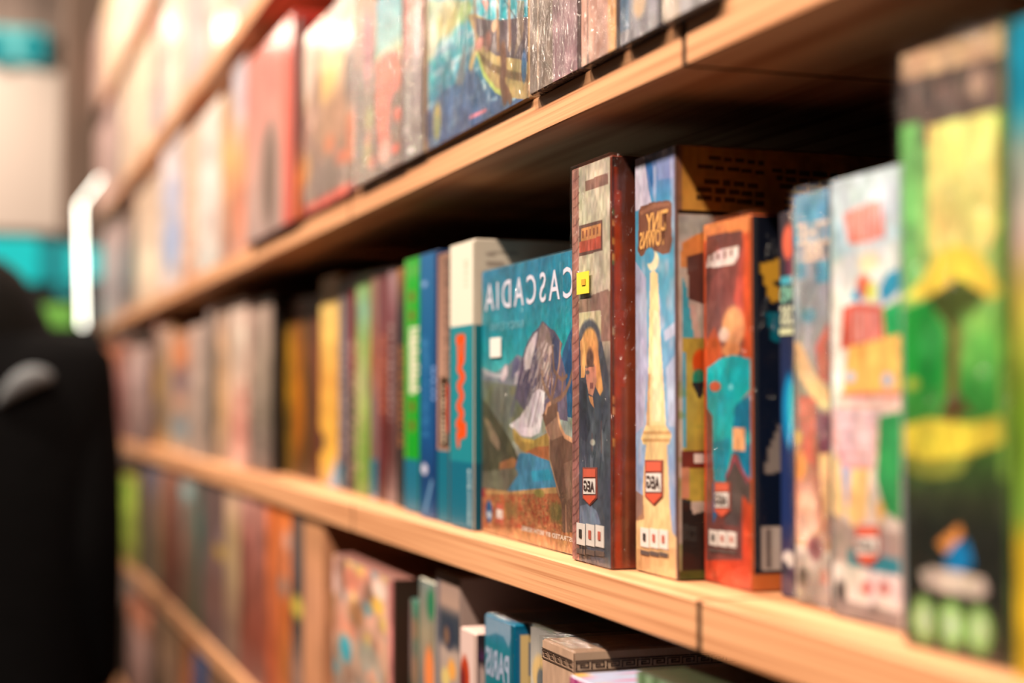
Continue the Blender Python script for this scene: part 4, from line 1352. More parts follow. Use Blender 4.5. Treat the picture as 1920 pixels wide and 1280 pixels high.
c.poly([(1690, 850), (1740, 865), (1830, 850), (1800, 890), (1740, 900), (1690, 880)], (140, 136, 50), 0.8)
c.ell((1710, 720), 14, 12, (206, 180, 60), 0.8, 0.5)
c.poly([(1756, 1020), (1800, 985), (1806, 1005), (1775, 1040)], (222, 140, 66))
c.poly([(1770, 1050), (1790, 1020), (1815, 1015), (1826, 1060), (1800, 1078), (1775, 1070)], (10, 110, 156))
c.poly([(1724, 1075), (1745, 1065), (1845, 1085), (1855, 1110), (1840, 1126), (1735, 1105)], (206, 178, 156))
for xx in (1733, 1784, 1838):
    c.ell((xx, 1165 + (xx - 1733) * 0.18), 26, 46, (140, 176, 90), 1, 0.4)
    c.ell((xx, 1165 + (xx - 1733) * 0.18), 13, 26, (206, 214, 170), 0.9, 0.6)
c.rect((1888, 0), (1900, 1280), (70, 90, 34), 0.8)
c.painterly(91, 0.12)
b.put('front', c)
b.film(15, amp=0.0022, gap=0.003, nu=60, nv=160, faces=('front', 'top'))

b = GBox('middle', 1900, 2060, 0.012, -20, 'box with teal top and mustard foot, cut by the right picture edge', body=(120, 110, 40), mat=GLOSS, depth=0.22)
c = b.canvas('front', 40, 160, (110, 150, 50))
c.grad([(0, (0, 120, 140)), (0.12, (0, 120, 140)), (0.2, (140, 150, 130)), (0.34, (170, 140, 120)), (0.42, (176, 150, 60)), (0.6, (110, 140, 30)), (0.75, (120, 150, 50)), (0.8, (190, 150, 30)), (1, (196, 150, 30))])
c.mottle(8, 20, 0.15, 95)
b.put('front', c)

# ---- shelf below the middle one
far_row('lower', [
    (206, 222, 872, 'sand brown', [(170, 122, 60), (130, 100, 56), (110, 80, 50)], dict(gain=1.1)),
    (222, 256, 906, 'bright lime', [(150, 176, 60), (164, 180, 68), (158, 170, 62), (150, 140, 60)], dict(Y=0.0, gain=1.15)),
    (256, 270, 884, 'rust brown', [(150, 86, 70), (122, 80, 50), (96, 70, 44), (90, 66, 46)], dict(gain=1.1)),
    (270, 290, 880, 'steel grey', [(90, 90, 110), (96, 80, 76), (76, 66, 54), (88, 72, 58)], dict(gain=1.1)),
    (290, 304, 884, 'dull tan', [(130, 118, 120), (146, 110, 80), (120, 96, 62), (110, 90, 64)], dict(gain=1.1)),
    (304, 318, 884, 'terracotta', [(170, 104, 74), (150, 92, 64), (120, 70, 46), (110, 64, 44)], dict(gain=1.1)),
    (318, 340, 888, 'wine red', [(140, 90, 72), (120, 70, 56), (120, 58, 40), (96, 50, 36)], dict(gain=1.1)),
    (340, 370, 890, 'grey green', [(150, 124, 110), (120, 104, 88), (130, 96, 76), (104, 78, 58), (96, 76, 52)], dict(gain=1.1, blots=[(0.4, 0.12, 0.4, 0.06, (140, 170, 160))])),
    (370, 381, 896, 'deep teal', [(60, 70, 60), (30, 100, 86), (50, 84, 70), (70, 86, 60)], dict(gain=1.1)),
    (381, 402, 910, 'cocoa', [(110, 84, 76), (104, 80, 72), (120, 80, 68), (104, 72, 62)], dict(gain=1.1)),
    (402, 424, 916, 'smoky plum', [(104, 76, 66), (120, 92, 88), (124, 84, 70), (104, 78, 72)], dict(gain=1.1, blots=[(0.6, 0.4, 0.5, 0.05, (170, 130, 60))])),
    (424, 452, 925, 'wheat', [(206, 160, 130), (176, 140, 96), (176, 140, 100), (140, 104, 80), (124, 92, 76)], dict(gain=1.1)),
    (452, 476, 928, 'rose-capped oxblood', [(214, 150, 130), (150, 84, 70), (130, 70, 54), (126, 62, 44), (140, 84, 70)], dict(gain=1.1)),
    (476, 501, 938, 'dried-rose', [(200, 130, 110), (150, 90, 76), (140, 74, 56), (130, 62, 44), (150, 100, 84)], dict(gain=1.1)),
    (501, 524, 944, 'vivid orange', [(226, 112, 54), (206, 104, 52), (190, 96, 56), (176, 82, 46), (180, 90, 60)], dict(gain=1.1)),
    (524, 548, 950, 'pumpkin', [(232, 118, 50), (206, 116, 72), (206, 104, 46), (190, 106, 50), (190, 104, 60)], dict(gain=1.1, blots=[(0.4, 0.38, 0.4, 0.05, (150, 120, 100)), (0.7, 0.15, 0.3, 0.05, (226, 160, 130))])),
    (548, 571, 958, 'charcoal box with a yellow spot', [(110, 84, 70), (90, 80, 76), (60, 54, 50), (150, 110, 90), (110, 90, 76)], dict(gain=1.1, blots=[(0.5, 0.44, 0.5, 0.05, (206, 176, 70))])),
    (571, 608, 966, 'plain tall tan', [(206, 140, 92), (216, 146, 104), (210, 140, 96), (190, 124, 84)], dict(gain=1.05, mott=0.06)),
], 6, 'boxes on the shelf below the middle one')

G5 = 'boxes on the shelf below the middle one'
b = GBox('lower', 626, 738, -0.004, 1084, 'face-out pink and yellow box with busy art, lid top showing', body=(120, 76, 64), depth=0.3, gain=1.3, group=G5, top_at=734)
c = b.canvas('front', 70, 120, (196, 150, 130))
c.grad([(0, (206, 150, 132)), (0.3, (190, 140, 110)), (0.6, (150, 124, 104)), (1, (140, 120, 104))])
c.blot(8, 10, 0.55, (214, 130, 100), 3, 0.8, 0.2)
c.blot(8, 10, 0.62, (222, 178, 90), 13, 0.8, 0.2)
c.blot(8, 10, 0.66, (120, 84, 64), 23, 0.8, 0.2)
c.blot(10, 12, 0.7, (90, 140, 140), 33, 0.8, 0.2)
c.ell((628, 1090), 10, 20, (230, 180, 160), 0.9, 0.6)
c.ell((660, 1085), 14, 24, (214, 120, 90), 0.9, 0.6)
c.ell((712, 1105), 14, 20, (232, 196, 170), 0.9, 0.6)
c.ell((708, 1135), 12, 16, (226, 170, 70), 0.9, 0.6)
c.ell((668, 1150), 16, 24, (150, 100, 64), 0.9, 0.6)
c.ell((648, 1215), 11, 26, (50, 140, 150), 0.95, 0.5)
c.ell((614, 1230), 10, 36, (60, 44, 40), 0.9, 0.5)
c.ell((690, 1230), 20, 26, (150, 150, 130), 0.7, 0.6)
c.rect((731, 1000), (742, 1400), (190, 110, 100))
c.mottle(10, 14, 0.14, 5)
b.put('front', c)
c = b.canvas('side', 10, 20, (40, 20, 10), px=False)
b.put('side', c)

b = spine('lower', 756, 786, 0.012, 1128, 'green box with three tan medallions, right of the busy pink box', [(60, 120, 90), (110, 100, 80), (60, 90, 74), (40, 90, 74), (60, 90, 76)], seed=71, nu=16, nv=60, gain=1.2, group=G5,
          blots=[(0.6, 0.12, 0.3, 0.05, (150, 110, 76)), (0.6, 0.3, 0.35, 0.07, (150, 110, 80)), (0.6, 0.48, 0.35, 0.07, (150, 112, 84)), (0.15, 0.15, 0.2, 0.2, (150, 120, 110))], side=(50, 28, 14))
b = spine('lower', 787, 817, 0.012, 1094, 'pale blue and white spine with an orange flame', [(110, 116, 106), (150, 130, 100), (120, 110, 100), (190, 170, 140), (150, 160, 150), (190, 176, 150)], seed=72, nu=16, nv=60, gain=1.2, group=G5,
          blots=[(0.75, 0.08, 0.25, 0.06, (40, 110, 70)), (0.65, 0.34, 0.3, 0.1, (226, 122, 62)), (0.8, 0.6, 0.25, 0.1, (80, 130, 150))])
b = GBox('lower', 818, 863, 0.012, 1084, 'navy and cream box with taupe side behind the white one', body=(150, 124, 110), depth=0.27, gain=1.2, group=G5)
c = b.canvas('front', 30, 90, (150, 124, 108))
c.grad([(0, (150, 120, 104)), (0.1, (170, 134, 112)), (0.14, (52, 56, 62)), (0.22, (48, 54, 62)), (0.26, (176, 146, 126)), (0.4, (150, 130, 116)), (0.6, (180, 160, 130)), (1, (170, 150, 120))])
c.ell((842, 1190), 10, 28, (44, 48, 60), 1, 0.4)
c.ell((838, 1190), 5, 18, (130, 90, 64), 0.9, 0.5)
c.ell((848, 1255), 8, 20, (230, 150, 60), 0.9, 0.5)
c.ell((836, 1270), 8, 20, (214, 180, 100), 0.9, 0.5)
c.rect((818, 1080), (826, 1400), (100, 92, 94), 0.8)
b.put('front', c)
c = b.canvas('side', 20, 20, (156, 128, 112), px=False)
b.put('side', c)
b = GBox('lower', 864, 893, 0.006, 1188, 'low white box with a glossy red oval beside the teal lettered box', body=(220, 180, 160), depth=0.25, gain=1.15, group=G5)
c = b.canvas('front', 30, 60, (218, 180, 162))
c.ell((872, 1268), 9, 40, (176, 54, 20), 1, 0.3)
c.ell((868, 1275), 5, 26, (96, 24, 30), 0.8, 0.5)
c.rect((889, 1180), (896, 1500), (196, 160, 140))
b.put('front', c)
c = b.canvas('side', 60, 60, (60, 40, 44))
c.rect((893, 1190), (1200, 1204), (40, 30, 30))
c.ell((907, 1228), 5, 14, (110, 40, 110), 1, 0.4)
c.ell((905, 1270), 8, 26, (216, 176, 156), 1, 0.4)
b.put('side', c)

# teal box with mirrored PARIS lettering
b = GBox('lower', 910, 964, 0.010, 1172, 'teal box with large pale mirrored lettering and a cream side panel', body=(0, 96, 120), mat=GLOSS, depth=0.26, gain=1.2)
c = b.canvas('front', 70, 160, (0, 112, 124))
c.grad([(0, (90, 130, 150)), (0.05, (60, 120, 140)), (0.12, (0, 116, 122)), (1, (0, 104, 122))])
c.poly([(911, 1152), (962, 1170), (958, 1200), (954, 1212), (946, 1192), (930, 1184), (912, 1190)], (140, 160, 172), 0.85)
c.blot(20, 60, 0.6, (206, 190, 176), 4, 0.0)
c.rect((959, 1100), (966, 1600), (0, 86, 104))
b.put('front', c)
b.text('front', 'PARIS', (912, 1209), (956, 1286), (164, 170, 184), name='title_lettering', bold=0.03)
c = b.canvas('side', 160, 120, (0, 96, 124))
c.rect((962, 1174), (1400, 1178), (0, 50, 66))
c.rect((966, 1176), (1400, 1600), (24, 104, 136))
c.rect((973, 1184), (1400, 1600), (236, 194, 124))
c.rect((988, 1200), (1001, 1264), (130, 130, 136))
c.ell((1006, 1290), 12, 34, (130, 120, 100), 1, 0.3)
b.put('side', c)
b.film(16, amp=0.0012, gap=0.002, nu=30)
b = GBox('lower', 995, 1046, 0.012, 1192, 'grey-white wrapped box with a dark lid top, behind the key-patterned box', body=(70, 66, 58), mat=GLOSS, depth=0.27, gain=1.1)
c = b.canvas('front', 40, 90, (196, 180, 160))
c.grad([(0, (150, 140, 128)), (0.1, (200, 184, 164)), (0.2, (220, 200, 170)), (1, (214, 180, 120))])
c.ell((1014, 1262), 16, 36, (236, 190, 120), 1, 0.3)
c.ell((1016, 1276), 9, 26, (110, 110, 106), 1, 0.3)
b.put('front', c)
b.film(17, amp=0.001, gap=0.002, nu=30)

b = GBox('lower', 1017, 1076, -0.008, 1221, 'beige wrapped box with a Greek key band round its lid', body=(150, 116, 90), mat=GLOSS, depth=0.28, gain=1.1)
c = b.canvas('front', 90, 160, (206, 162, 128))


def key_band(b, face, z0, z1, n, length):
    """printed border of squared spirals between two rules, as thin strips"""
    V, Fc = [], []
    t = 0.00042
    off = 0.0008

    def strip(a0, c0, a1, c1):
        i = len(V)
        for a, c_ in ((a0, c0), (a1, c0), (a1, c1), (a0, c1)):
            V.append((a, -off, c_) if face == 'front' else (b.w + off, a, c_))
        Fc.append((i, i + 1, i + 2, i + 3))

    def seg(p, q):
        x0, x1 = sorted((p[0], q[0]))
        y0, y1 = sorted((p[1], q[1]))
        strip(x0 - t, y0 - t, x1 + t, y1 + t)
    hgt = z1 - z0
    for zz in (z0 - hgt * 0.35, z1 + hgt * 0.35):
        strip(0.0005, zz - t, length, zz + t)
    du = length / n
    S = [(0.02, 0.0), (0.02, 1.0), (0.80, 1.0), (0.80, 0.22), (0.30, 0.22), (0.30, 0.62), (0.56, 0.62)]
    for k in range(n):
        q = [(du * (k + p[0]) + 0.001, z0 + hgt * p[1]) for p in S]
        for p0, p1 in zip(q[:-1], q[1:]):
            seg(p0, p1)
        if k < n - 1:
            seg((du * (k + 0.02) + 0.001, z0), (du * (k - 0.0) + 0.001, z0))
    me = bpy.data.meshes.new('key')
    me.from_pydata(V, [], Fc)
    paint_const(me, pc((96, 72, 56)))
    return link('key_border', me, PRINT, b.o)


c.mottle(10, 20, 0.06, 4)
b.put('front', c)
c = b.canvas('side', 40, 60, (196, 158, 124), px=False)
c.mottle(10, 20, 0.06, 5)
b.put('side', c)
za, zb = b.hit(1077, 1254, 'side').z, b.hit(1077, 1243, 'side').z
key_band(b, 'front', za, zb, 5, b.w - 0.001)
key_band(b, 'side', za, zb, 26, b.depth - 0.002)
b.film(18, amp=0.0010, gap=0.002, nu=30, nv=60)
b = GBox('lower', 1068, 1140, -0.030, 1290, 'magenta patterned box low in front of the key-patterned one', body=(190, 180, 186), mat=GLOSS, depth=0.24, gain=1.1, top_at=1125)
c = b.canvas('front', 50, 60, (150, 40, 100), px=False)
c.blot(12, 10, 0.5, (206, 110, 130), 5, 0.8)
b.put('front', c)
# lid print of the magenta box
cv = Canvas(40, 40, (176, 176, 190), b.w, b.depth)
cv.blot(8, 8, 0.6, (206, 120, 140), 6, 0.9)
cv.blot(8, 8, 0.68, (226, 160, 60), 16, 0.9)
me = grid_mesh((0.001, b.depth - 0.001, b.h + 0.0003), (b.w - 0.002, 0, 0), (0, -b.depth + 0.002, 0), cv.out())
link('lid_print', me, GLOSS, b.o)
b = GBox('lower', 1192, 1290, -0.020, 1290, 'olive green box low beside the magenta one', body=(40, 46, 26), mat=GLOSS, depth=0.24, gain=1.1, top_at=1280)
c = b.canvas('front', 40, 60, (130, 150, 110), px=False)
c.blot(8, 10, 0.55, (70, 90, 50), 5, 0.8)
b.put('front', c)

# ---- lowest shelf in view
far_row('bottom', [
    (222, 246, 1168, 'dark brown', [(50, 36, 26), (44, 30, 22)], dict(gain=1.15)),
    (246, 284, 1160, 'orange-topped pink', [(206, 110, 66), (186, 140, 124), (170, 124, 108), (130, 84, 66)], dict(gain=1.15)),
    (284, 302, 1180, 'ash brown', [(110, 80, 64), (96, 74, 58), (80, 60, 44)], dict(gain=1.15)),
    (302, 340, 1195, 'beige and umber', [(150, 110, 76), (170, 126, 96), (100, 74, 50), (96, 72, 50)], dict(gain=1.15)),
    (340, 366, 1215, 'ember orange', [(150, 90, 50), (206, 110, 60), (150, 80, 44)], dict(gain=1.15)),
    (366, 392, 1235, 'navy blue', [(70, 84, 110), (50, 80, 130), (50, 60, 90)], dict(gain=1.15)),
    (392, 430, 1262, 'umber', [(120, 84, 60), (100, 70, 50)], dict(gain=1.15)),
], 8, 'boxes on the lowest shelf in view')

# ------------------------------------------------------------------ far end of the shop
PX = SHELF_END - 0.35
pa, pb = at_x(118, YH, PX), at_x(192, YH, PX)
me = box_mesh(PX - 0.3, PX, pa.y, pb.y + 0.02, 0, 3.4, 0.004)
pil = link('trim_1', me, mat_plain('pillar_paint', pc((150, 118, 96), 0.8), 0.8))
tag(pil, kind='structure')

X1 = WX + 0.03
p0, p1 = at_x(-90, 120, X1), at_x(126, 436, X1)
me = box_mesh(X1 - 0.03, X1, p0.y, p1.y, p1.z, p0.z, 0.003)
o = link('wall_board', me, mat_plain('cream_board', pc((240, 208, 180)), 0.7))
tag(o, 'plain cream wall board between the teal sign and teal screen', 'board')

TEAL = mat_plain('teal_glow', (0.0, 0.34, 0.36), 0.5, emit=0.75)
TEALD = mat_plain('deep_teal_glow', (0.0, 0.15, 0.17), 0.5, emit=0.7)
GREEN = mat_plain('green_glow', (0.10, 0.27, 0.04), 0.5, emit=0.7)
BLACK = mat_plain('black_plastic', (0.004, 0.006, 0.008), 0.6)

# hanging teal sign with two round marks
X2 = WX + 0.09
p0, p1 = at_x(-60, 44, X2), at_x(88, 120, X2)
sg = empty('hanging_sign', (X2, (p0.y + p1.y) / 2, p1.z))
tag(sg, 'pale teal lit sign with two round marks under the ceiling', 'sign')
rx, ry, rz = sg.location


def rel(x0, x1, y0, y1, z0, z1, bev=0.002):
    return box_mesh(x0 - rx, x1 - rx, y0 - ry, y1 - ry, z0 - rz, z1 - rz, bev)


link('sign_panel', rel(X2 - 0.04, X2, p0.y, p1.y, p1.z, p0.z, 0.01), mat_plain('sign_teal', (0.10, 0.36, 0.36), 0.5, emit=0.75), sg)
for cx in (-6, 62):
    q = at_x(cx, 90, X2)
    bm = bmesh.new()
    bmesh.ops.create_cone(bm, cap_ends=True, segments=32, radius1=0.062, radius2=0.062, depth=0.012)
    me = bpy.data.meshes.new('mark')
    for v in bm.verts:
        v.co = Vector((v.co.z + X2 + 0.006 - rx, v.co.x * 0.85 + q.y - ry, v.co.y * 1.15 + q.z - rz))
    bm.to_mesh(me)
    bm.free()
    link('sign_mark', me, TEALD, sg)
for yy in (p0.y + 0.06, p1.y - 0.06):
    link('hanger', rel(X2 - 0.024, X2 - 0.018, yy, yy + 0.006, p0.z, 3.55, 0), BLACK, sg)
q0, q1 = at_x(88, 104, X2), at_x(124, 122, X2)
link('end_cap', rel(X2 - 0.05, X2 + 0.0, p1.y + 0.001, q1.y, q1.z, q0.z), mat_plain('sign_cap', (0.05, 0.04, 0.03), 0.6), sg)

# dark counter display with a teal screen and green strip
X3 = SHELF_END - 0.22
p0, p1 = at_x(-120, 432, X3), at_x(212, 640, X3)
ds = empty('display_screen', (X3, (p0.y + p1.y) / 2, 0.0))
tag(ds, 'dark display with glowing teal screen and green strip behind the lit tube', 'display')
rx, ry, rz = ds.location
link('case', rel(X3 - 0.12, X3 - 0.01, p0.y, p1.y, 0.001, p0.z, 0.006), BLACK, ds)


def panel(name, a, b_, mat, th=0.012):
    A, B = at_x(a[0], a[1], X3), at_x(b_[0], b_[1], X3)
    return link(name, rel(X3 - 0.0095, X3 - 0.0095 + th, A.y, B.y, B.z, A.z, 0.003), mat, ds)


panel('screen', (-100, 440), (72, 530), TEAL)
panel('screen', (73, 452), (128, 530), TEALD)
panel('screen', (129, 462), (196, 524), TEAL)
panel('screen', (-100, 531), (52, 566), TEALD)
panel('screen', (106, 531), (140, 556), TEALD)
panel('light_strip', (66, 572), (140, 612), GREEN)
panel('small_lamp', (84, 626), (110, 650), mat_plain('amber_glow', (0.5, 0.16, 0.04), 0.5, emit=0.35))

# bright tube of a lit display frame
X4 = SHELF_END - 0.12
LED = mat_plain('white_tube_glow', (1.0, 0.97, 0.82), 0.4, emit=6.5)
ta, tb, tc_ = at_x(150, 384, X4), at_x(155, 612, X4), at_x(188, 334, X4 + 0.06)
lt = empty('tube_light', (tb.x, tb.y, tb.z - 0.02))
tag(lt, 'bright white vertical light tube bent back at its top', 'light')


def rod(name, a, b_, r, mat, parent, seg=12):
    a, b_ = Vector(a), Vector(b_)
    d = b_ - a
    bm = bmesh.new()
    bmesh.ops.create_cone(bm, cap_ends=True, segments=seg, radius1=r, radius2=r, depth=d.length)
    q = d.to_track_quat('Z', 'Y').to_matrix().to_4x4()
    q.translation = (a + b_) / 2 - parent.location
    bm.transform(q)
    me = bpy.data.meshes.new('rod')
    bm.to_mesh(me)
    bm.free()
    return link(name, me, mat, parent)


rod('tube', tb, ta, 0.0055, LED, lt)
rod('tube', ta, tc_, 0.0032, LED, lt)
rod('end_cap', tb - Vector((0, 0, 0.02)), tb, 0.010, BLACK, lt)

# ------------------------------------------------------------------ the person in black beside the shelf
PZ = 2.83
PB = CAM + (FW * F + RT * (-52 - W / 2) + UP * (H / 2 - YH)) * (PZ / F)
PB.z = 0.0
per = empty('person', PB, math.atan2(RT.y, RT.x))
tag(per, 'person in a black coat with pale collar, back turned, at the left edge', 'person')
# local axes: +x to the camera's right, +y away from the camera (the person faces +y), z up
SKIN = mat_plain('skin', (0.42, 0.25, 0.17), 0.5, noise=0.05)
COAT = mat_plain('black_coat', (0.003, 0.003, 0.0035), 0.95, spec=0.05, noise=0.3, nscale=30)
TROU = mat_plain('black_trousers', (0.008, 0.008, 0.010), 0.9, spec=0.1, noise=0.3, nscale=40)
HAIR = mat_plain('black_hair', (0.002, 0.0018, 0.0016), 0.7, spec=0.1, noise=0.4, nscale=60)
COLL = mat_plain('pale_grey_collar', (0.12, 0.135, 0.155), 0.8, noise=0.08)
SHOE = mat_plain('black_leather', (0.01, 0.01, 0.01), 0.5)


def skin_mesh(name, pts, edges, radii, mat, parent, root=0, sub=2):
    me = bpy.data.meshes.new(name)
    me.from_pydata(pts, edges, [])
    o = bpy.data.objects.new(name, me)
    COL.objects.link(o)
    o.modifiers.new('skin', 'SKIN')
    if not me.skin_vertices:
        bm = bmesh.new()
        bm.from_mesh(me)
        bm.verts.layers.skin.verify()
        bm.to_mesh(me)
        bm.free()
    for i, r in enumerate(radii):
        sv = me.skin_vertices[0].data[i]
        sv.radius = r if isinstance(r, tuple) else (r, r)
        sv.use_root = (i == root)
    ss = o.modifiers.new('sub', 'SUBSURF')
    ss.levels = sub
    ss.render_levels = sub
    dg = bpy.context.evaluated_depsgraph_get()
    dg.update()
    m2 = bpy.data.meshes.new_from_object(o.evaluated_get(dg))
    bpy.data.objects.remove(o, do_unlink=True)
    m2.polygons.foreach_set('use_smooth', [True] * len(m2.polygons))
    m2.materials.clear()
    return link(name, m2, mat, parent)


def loft(name, rings, mat, parent, seg=28, wob=0.0, seed=0, caps=True):
    """rings: (cx, cy, cz, rx, ry, tilt) -> closed smooth skin"""
    r = random.Random(seed)
    V, Fc = [], []
    for (cx, cy, cz, ax, ay, ti) in rings:
        for k in range(seg):
            t = 2 * math.pi * k / seg
            w = 1 + wob * (r.random() - 0.5)
            x, y = math.cos(t) * ax * w, math.sin(t) * ay * w
            V.append((cx + x, cy + y * math.cos(ti), cz + y * math.sin(ti)))
    n = len(rings)
    for i in range(n - 1):
        for k in range(seg):
            a, b_ = i * seg + k, i * seg + (k + 1) % seg
            Fc.append((a, b_, b_ + seg, a + seg))
    if caps:
        Fc.append(tuple(range(seg - 1, -1, -1)))
        Fc.append(tuple((n - 1) * seg + k for k in range(seg)))
    me = bpy.data.meshes.new(name)
    me.from_pydata(V, [], Fc)
    me.polygons.foreach_set('use_smooth', [True] * len(me.polygons))
    me.update()
    return link(name, me, mat, parent)


SH = 1.40            # height of the shoulders
# body: one continuous figure, pelvis first
P = [(0, 0, 0.86), (0, 0.01, 1.02), (0, 0.0, 1.20), (0, 0.0, 1.36), (0, 0.03, 1.44), (0, 0.06, 1.50), (0, 0.075, 1.60),
     (0.10, 0, 0.82), (0.11, 0.02, 0.46), (0.11, -0.01, 0.09), (0.115, 0.11, 0.035),
     (-0.10, 0, 0.82), (-0.11, 0.02, 0.46), (-0.11, -0.01, 0.09), (-0.115, 0.11, 0.035),
     (0.18, 0, 1.37), (0.225, -0.01, 1.10), (0.215, 0.07, 0.86), (0.21, 0.09, 0.80),
     (-0.18, 0, 1.37), (-0.225, -0.01, 1.10), (-0.20, 0.12, 0.92), (-0.19, 0.15, 0.87)]
E = [(0, 1), (1, 2), (2, 3), (3, 4), (4, 5), (5, 6), (0, 7), (7, 8), (8, 9), (9, 10), (0, 11), (11, 12), (12, 13), (13, 14),
     (3, 15), (15, 16), (16, 17), (17, 18), (3, 19), (19, 20), (20, 21), (21, 22)]
R = [(0.15, 0.11), (0.13, 0.10), (0.14, 0.10), (0.12, 0.09), 0.055, 0.075, 0.085,
     0.085, 0.06, 0.04, 0.03, 0.085, 0.06, 0.04, 0.03, 0.06, 0.042, 0.030, 0.026, 0.06, 0.042, 0.030, 0.026]
skin_mesh('body', P, E, R, SKIN, per)
# hands with five fingers each
for sx, wrist, dirv in ((1, Vector((0.21, 0.09, 0.80)), Vector((0.0, 0.10, -1))), (-1, Vector((-0.19, 0.15, 0.87)), Vector((0.05, 0.5, -0.85)))):
    d = dirv.normalized()
    fwd = Vector((0, 1, 0)) - d * d.y
    fwd.normalize()
    side = d.cross(fwd)
    pts = [wrist, wrist + d * 0.045, wrist + d * 0.075]
    ed = [(0, 1), (1, 2)]
    rr = [(0.026, 0.018), (0.038, 0.016), (0.036, 0.014)]
    for k, ln in enumerate((0.068, 0.076, 0.070, 0.055)):
        off = fwd * (0.026 - 0.0175 * k)
        i0 = len(pts)
        base = wrist + d * 0.085 + off
        curl = side * (-sx) * 0.012
        pts += [base, base + d * ln * 0.5 + curl * 0.5, base + d * ln + curl * 2]
        ed += [(2, i0), (i0, i0 + 1), (i0 + 1, i0 + 2)]
        rr += [0.0092, 0.0085, 0.007]
    i0 = len(pts)
    b0 = wrist + d * 0.03 + fwd * 0.034
    pts += [b0, b0 + d * 0.03 + fwd * 0.016, b0 + d * 0.058 + fwd * 0.018]
    ed += [(1, i0), (i0, i0 + 1), (i0 + 1, i0 + 2)]
    rr += [0.012, 0.010, 0.008]
    skin_mesh('hand', [tuple(p) for p in pts], ed, rr, SKIN, per, root=1, sub=1)
# coat, sleeves
loft('coat', [(0, 0.0, 0.70, 0.215, 0.165, 0), (0, 0.0, 0.72, 0.225, 0.175, 0), (0, 0.0, 0.86, 0.222, 0.17, 0), (0, 0, 1.02, 0.225, 0.165, 0), (0, 0, 1.20, 0.248, 0.17, 0),
              (0, 0.0, 1.34, 0.262, 0.165, 0), (0.0, 0.0, 1.42, 0.258, 0.155, 0), (0, 0.005, 1.470, 0.250, 0.135, 0), (0, 0.01, 1.500, 0.225, 0.115, 0), (0, 0.015, 1.514, 0.16, 0.10, 0), (0, 0.03, 1.52, 0.085, 0.085, 0)], COAT, per, wob=0.02, seed=3)
for sx in (1, -1):
    el = (0.212 * sx, -0.02, 1.13)
    wr = (0.205 * sx, 0.07, 0.86) if sx == 1 else (-0.21, 0.12, 0.93)
    pts = [(0.15 * sx, 0.0, 1.425), (0.185 * sx, -0.005, 1.38), (0.202 * sx, -0.015, 1.25), el, (0.207 * sx, 0.02, 1.0), wr]
    rad = [0.085, 0.088, 0.078, 0.07, 0.064, 0.052]
    skin_mesh('sleeve', pts, [(i, i + 1) for i in range(5)], rad, COAT, per, sub=2)
    loft('trouser_leg', [(0.115 * sx, 0.02, 0.05, 0.075, 0.085, 0), (0.11 * sx, 0.01, 0.25, 0.078, 0.085, 0), (0.11 * sx, 0.02, 0.48, 0.085, 0.09, 0), (0.105 * sx, 0.0, 0.70, 0.10, 0.105, 0), (0.09 * sx, 0, 0.86, 0.10, 0.12, 0)], TROU, per, seg=18, wob=0.03, seed=5)
    loft('shoe', [(0.115 * sx, 0.05, 0.0, 0.048, 0.135, 0), (0.115 * sx, 0.05, 0.02, 0.052, 0.14, 0), (0.115 * sx, 0.035, 0.06, 0.047, 0.115, 0), (0.115 * sx, 0.0, 0.10, 0.042, 0.06, 0)], SHOE, per, seg=18)
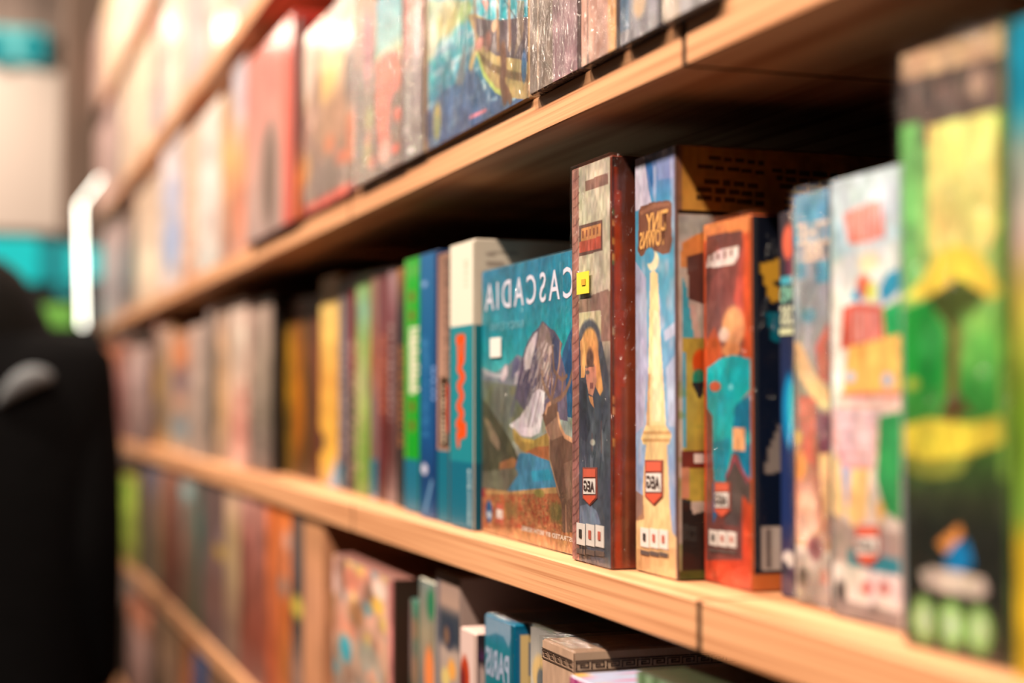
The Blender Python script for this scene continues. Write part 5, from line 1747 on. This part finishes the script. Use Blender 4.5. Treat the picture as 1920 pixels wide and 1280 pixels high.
# head with a face turned away from the lens, bent a little forward
HZ = 1.525
loft('head', [(0, 0.06, HZ - 0.125, 0.035, 0.045, -0.15), (0, 0.075, HZ - 0.11, 0.050, 0.07, -0.15), (0, 0.07, HZ - 0.06, 0.066, 0.088, -0.15), (0, 0.06, HZ, 0.075, 0.098, -0.15), (0, 0.055, HZ + 0.05, 0.073, 0.096, -0.15), (0, 0.05, HZ + 0.09, 0.055, 0.07, -0.15), (0, 0.05, HZ + 0.108, 0.02, 0.03, -0.15)], SKIN, per, seg=24)
skin_mesh('nose', [(0, 0.150, HZ + 0.01), (0, 0.168, HZ - 0.025), (0, 0.160, HZ - 0.035)], [(0, 1), (1, 2)], [0.007, 0.012, 0.010], SKIN, per, sub=1)
for sx in (1, -1):
    loft('eye', [(0.03 * sx, 0.148, HZ - 0.006, 0.010, 0.006, 0), (0.03 * sx, 0.150, HZ + 0.001, 0.014, 0.008, 0), (0.03 * sx, 0.148, HZ + 0.008, 0.010, 0.006, 0)], SHOE, per, seg=10)
    loft('ear', [(0.078 * sx, 0.05, HZ - 0.035, 0.006, 0.010, 0), (0.082 * sx, 0.045, HZ - 0.005, 0.010, 0.020, 0), (0.080 * sx, 0.045, HZ + 0.022, 0.006, 0.014, 0)], SKIN, per, seg=10)
loft('mouth', [(0, 0.150, HZ - 0.069, 0.016, 0.006, 0), (0, 0.152, HZ - 0.064, 0.022, 0.007, 0), (0, 0.150, HZ - 0.059, 0.016, 0.006, 0)], mat_plain('lips', (0.35, 0.12, 0.10), 0.5), per, seg=10)
loft('hair', [(0.0, 0.0, HZ - 0.11, 0.175, 0.085, 0), (0.0, 0.0, HZ - 0.04, 0.155, 0.10, 0), (0, 0.005, HZ + 0.01, 0.132, 0.115, 0), (0, 0.01, HZ + 0.06, 0.106, 0.115, 0), (0, 0.02, HZ + 0.10, 0.072, 0.09, 0), (0, 0.03, HZ + 0.122, 0.042, 0.056, 0), (0, 0.035, HZ + 0.132, 0.012, 0.015, 0)], HAIR, per, seg=30, wob=0.02, seed=9)
# pale collar turned over the back of the coat
cp = []
for k in range(7):
    t = k / 6
    x = 0.094 + 0.088 * t
    cp.append((x, -0.155 * math.sqrt(max(0.05, 1 - (x / 0.258) ** 2)) - 0.012, 1.385 + 0.060 * math.sin(t * 1.9) - 0.012 * t))
skin_mesh('collar', cp, [(i, i + 1) for i in range(6)], [0.004, 0.012, 0.019, 0.022, 0.021, 0.016, 0.007], COLL, per, sub=2)
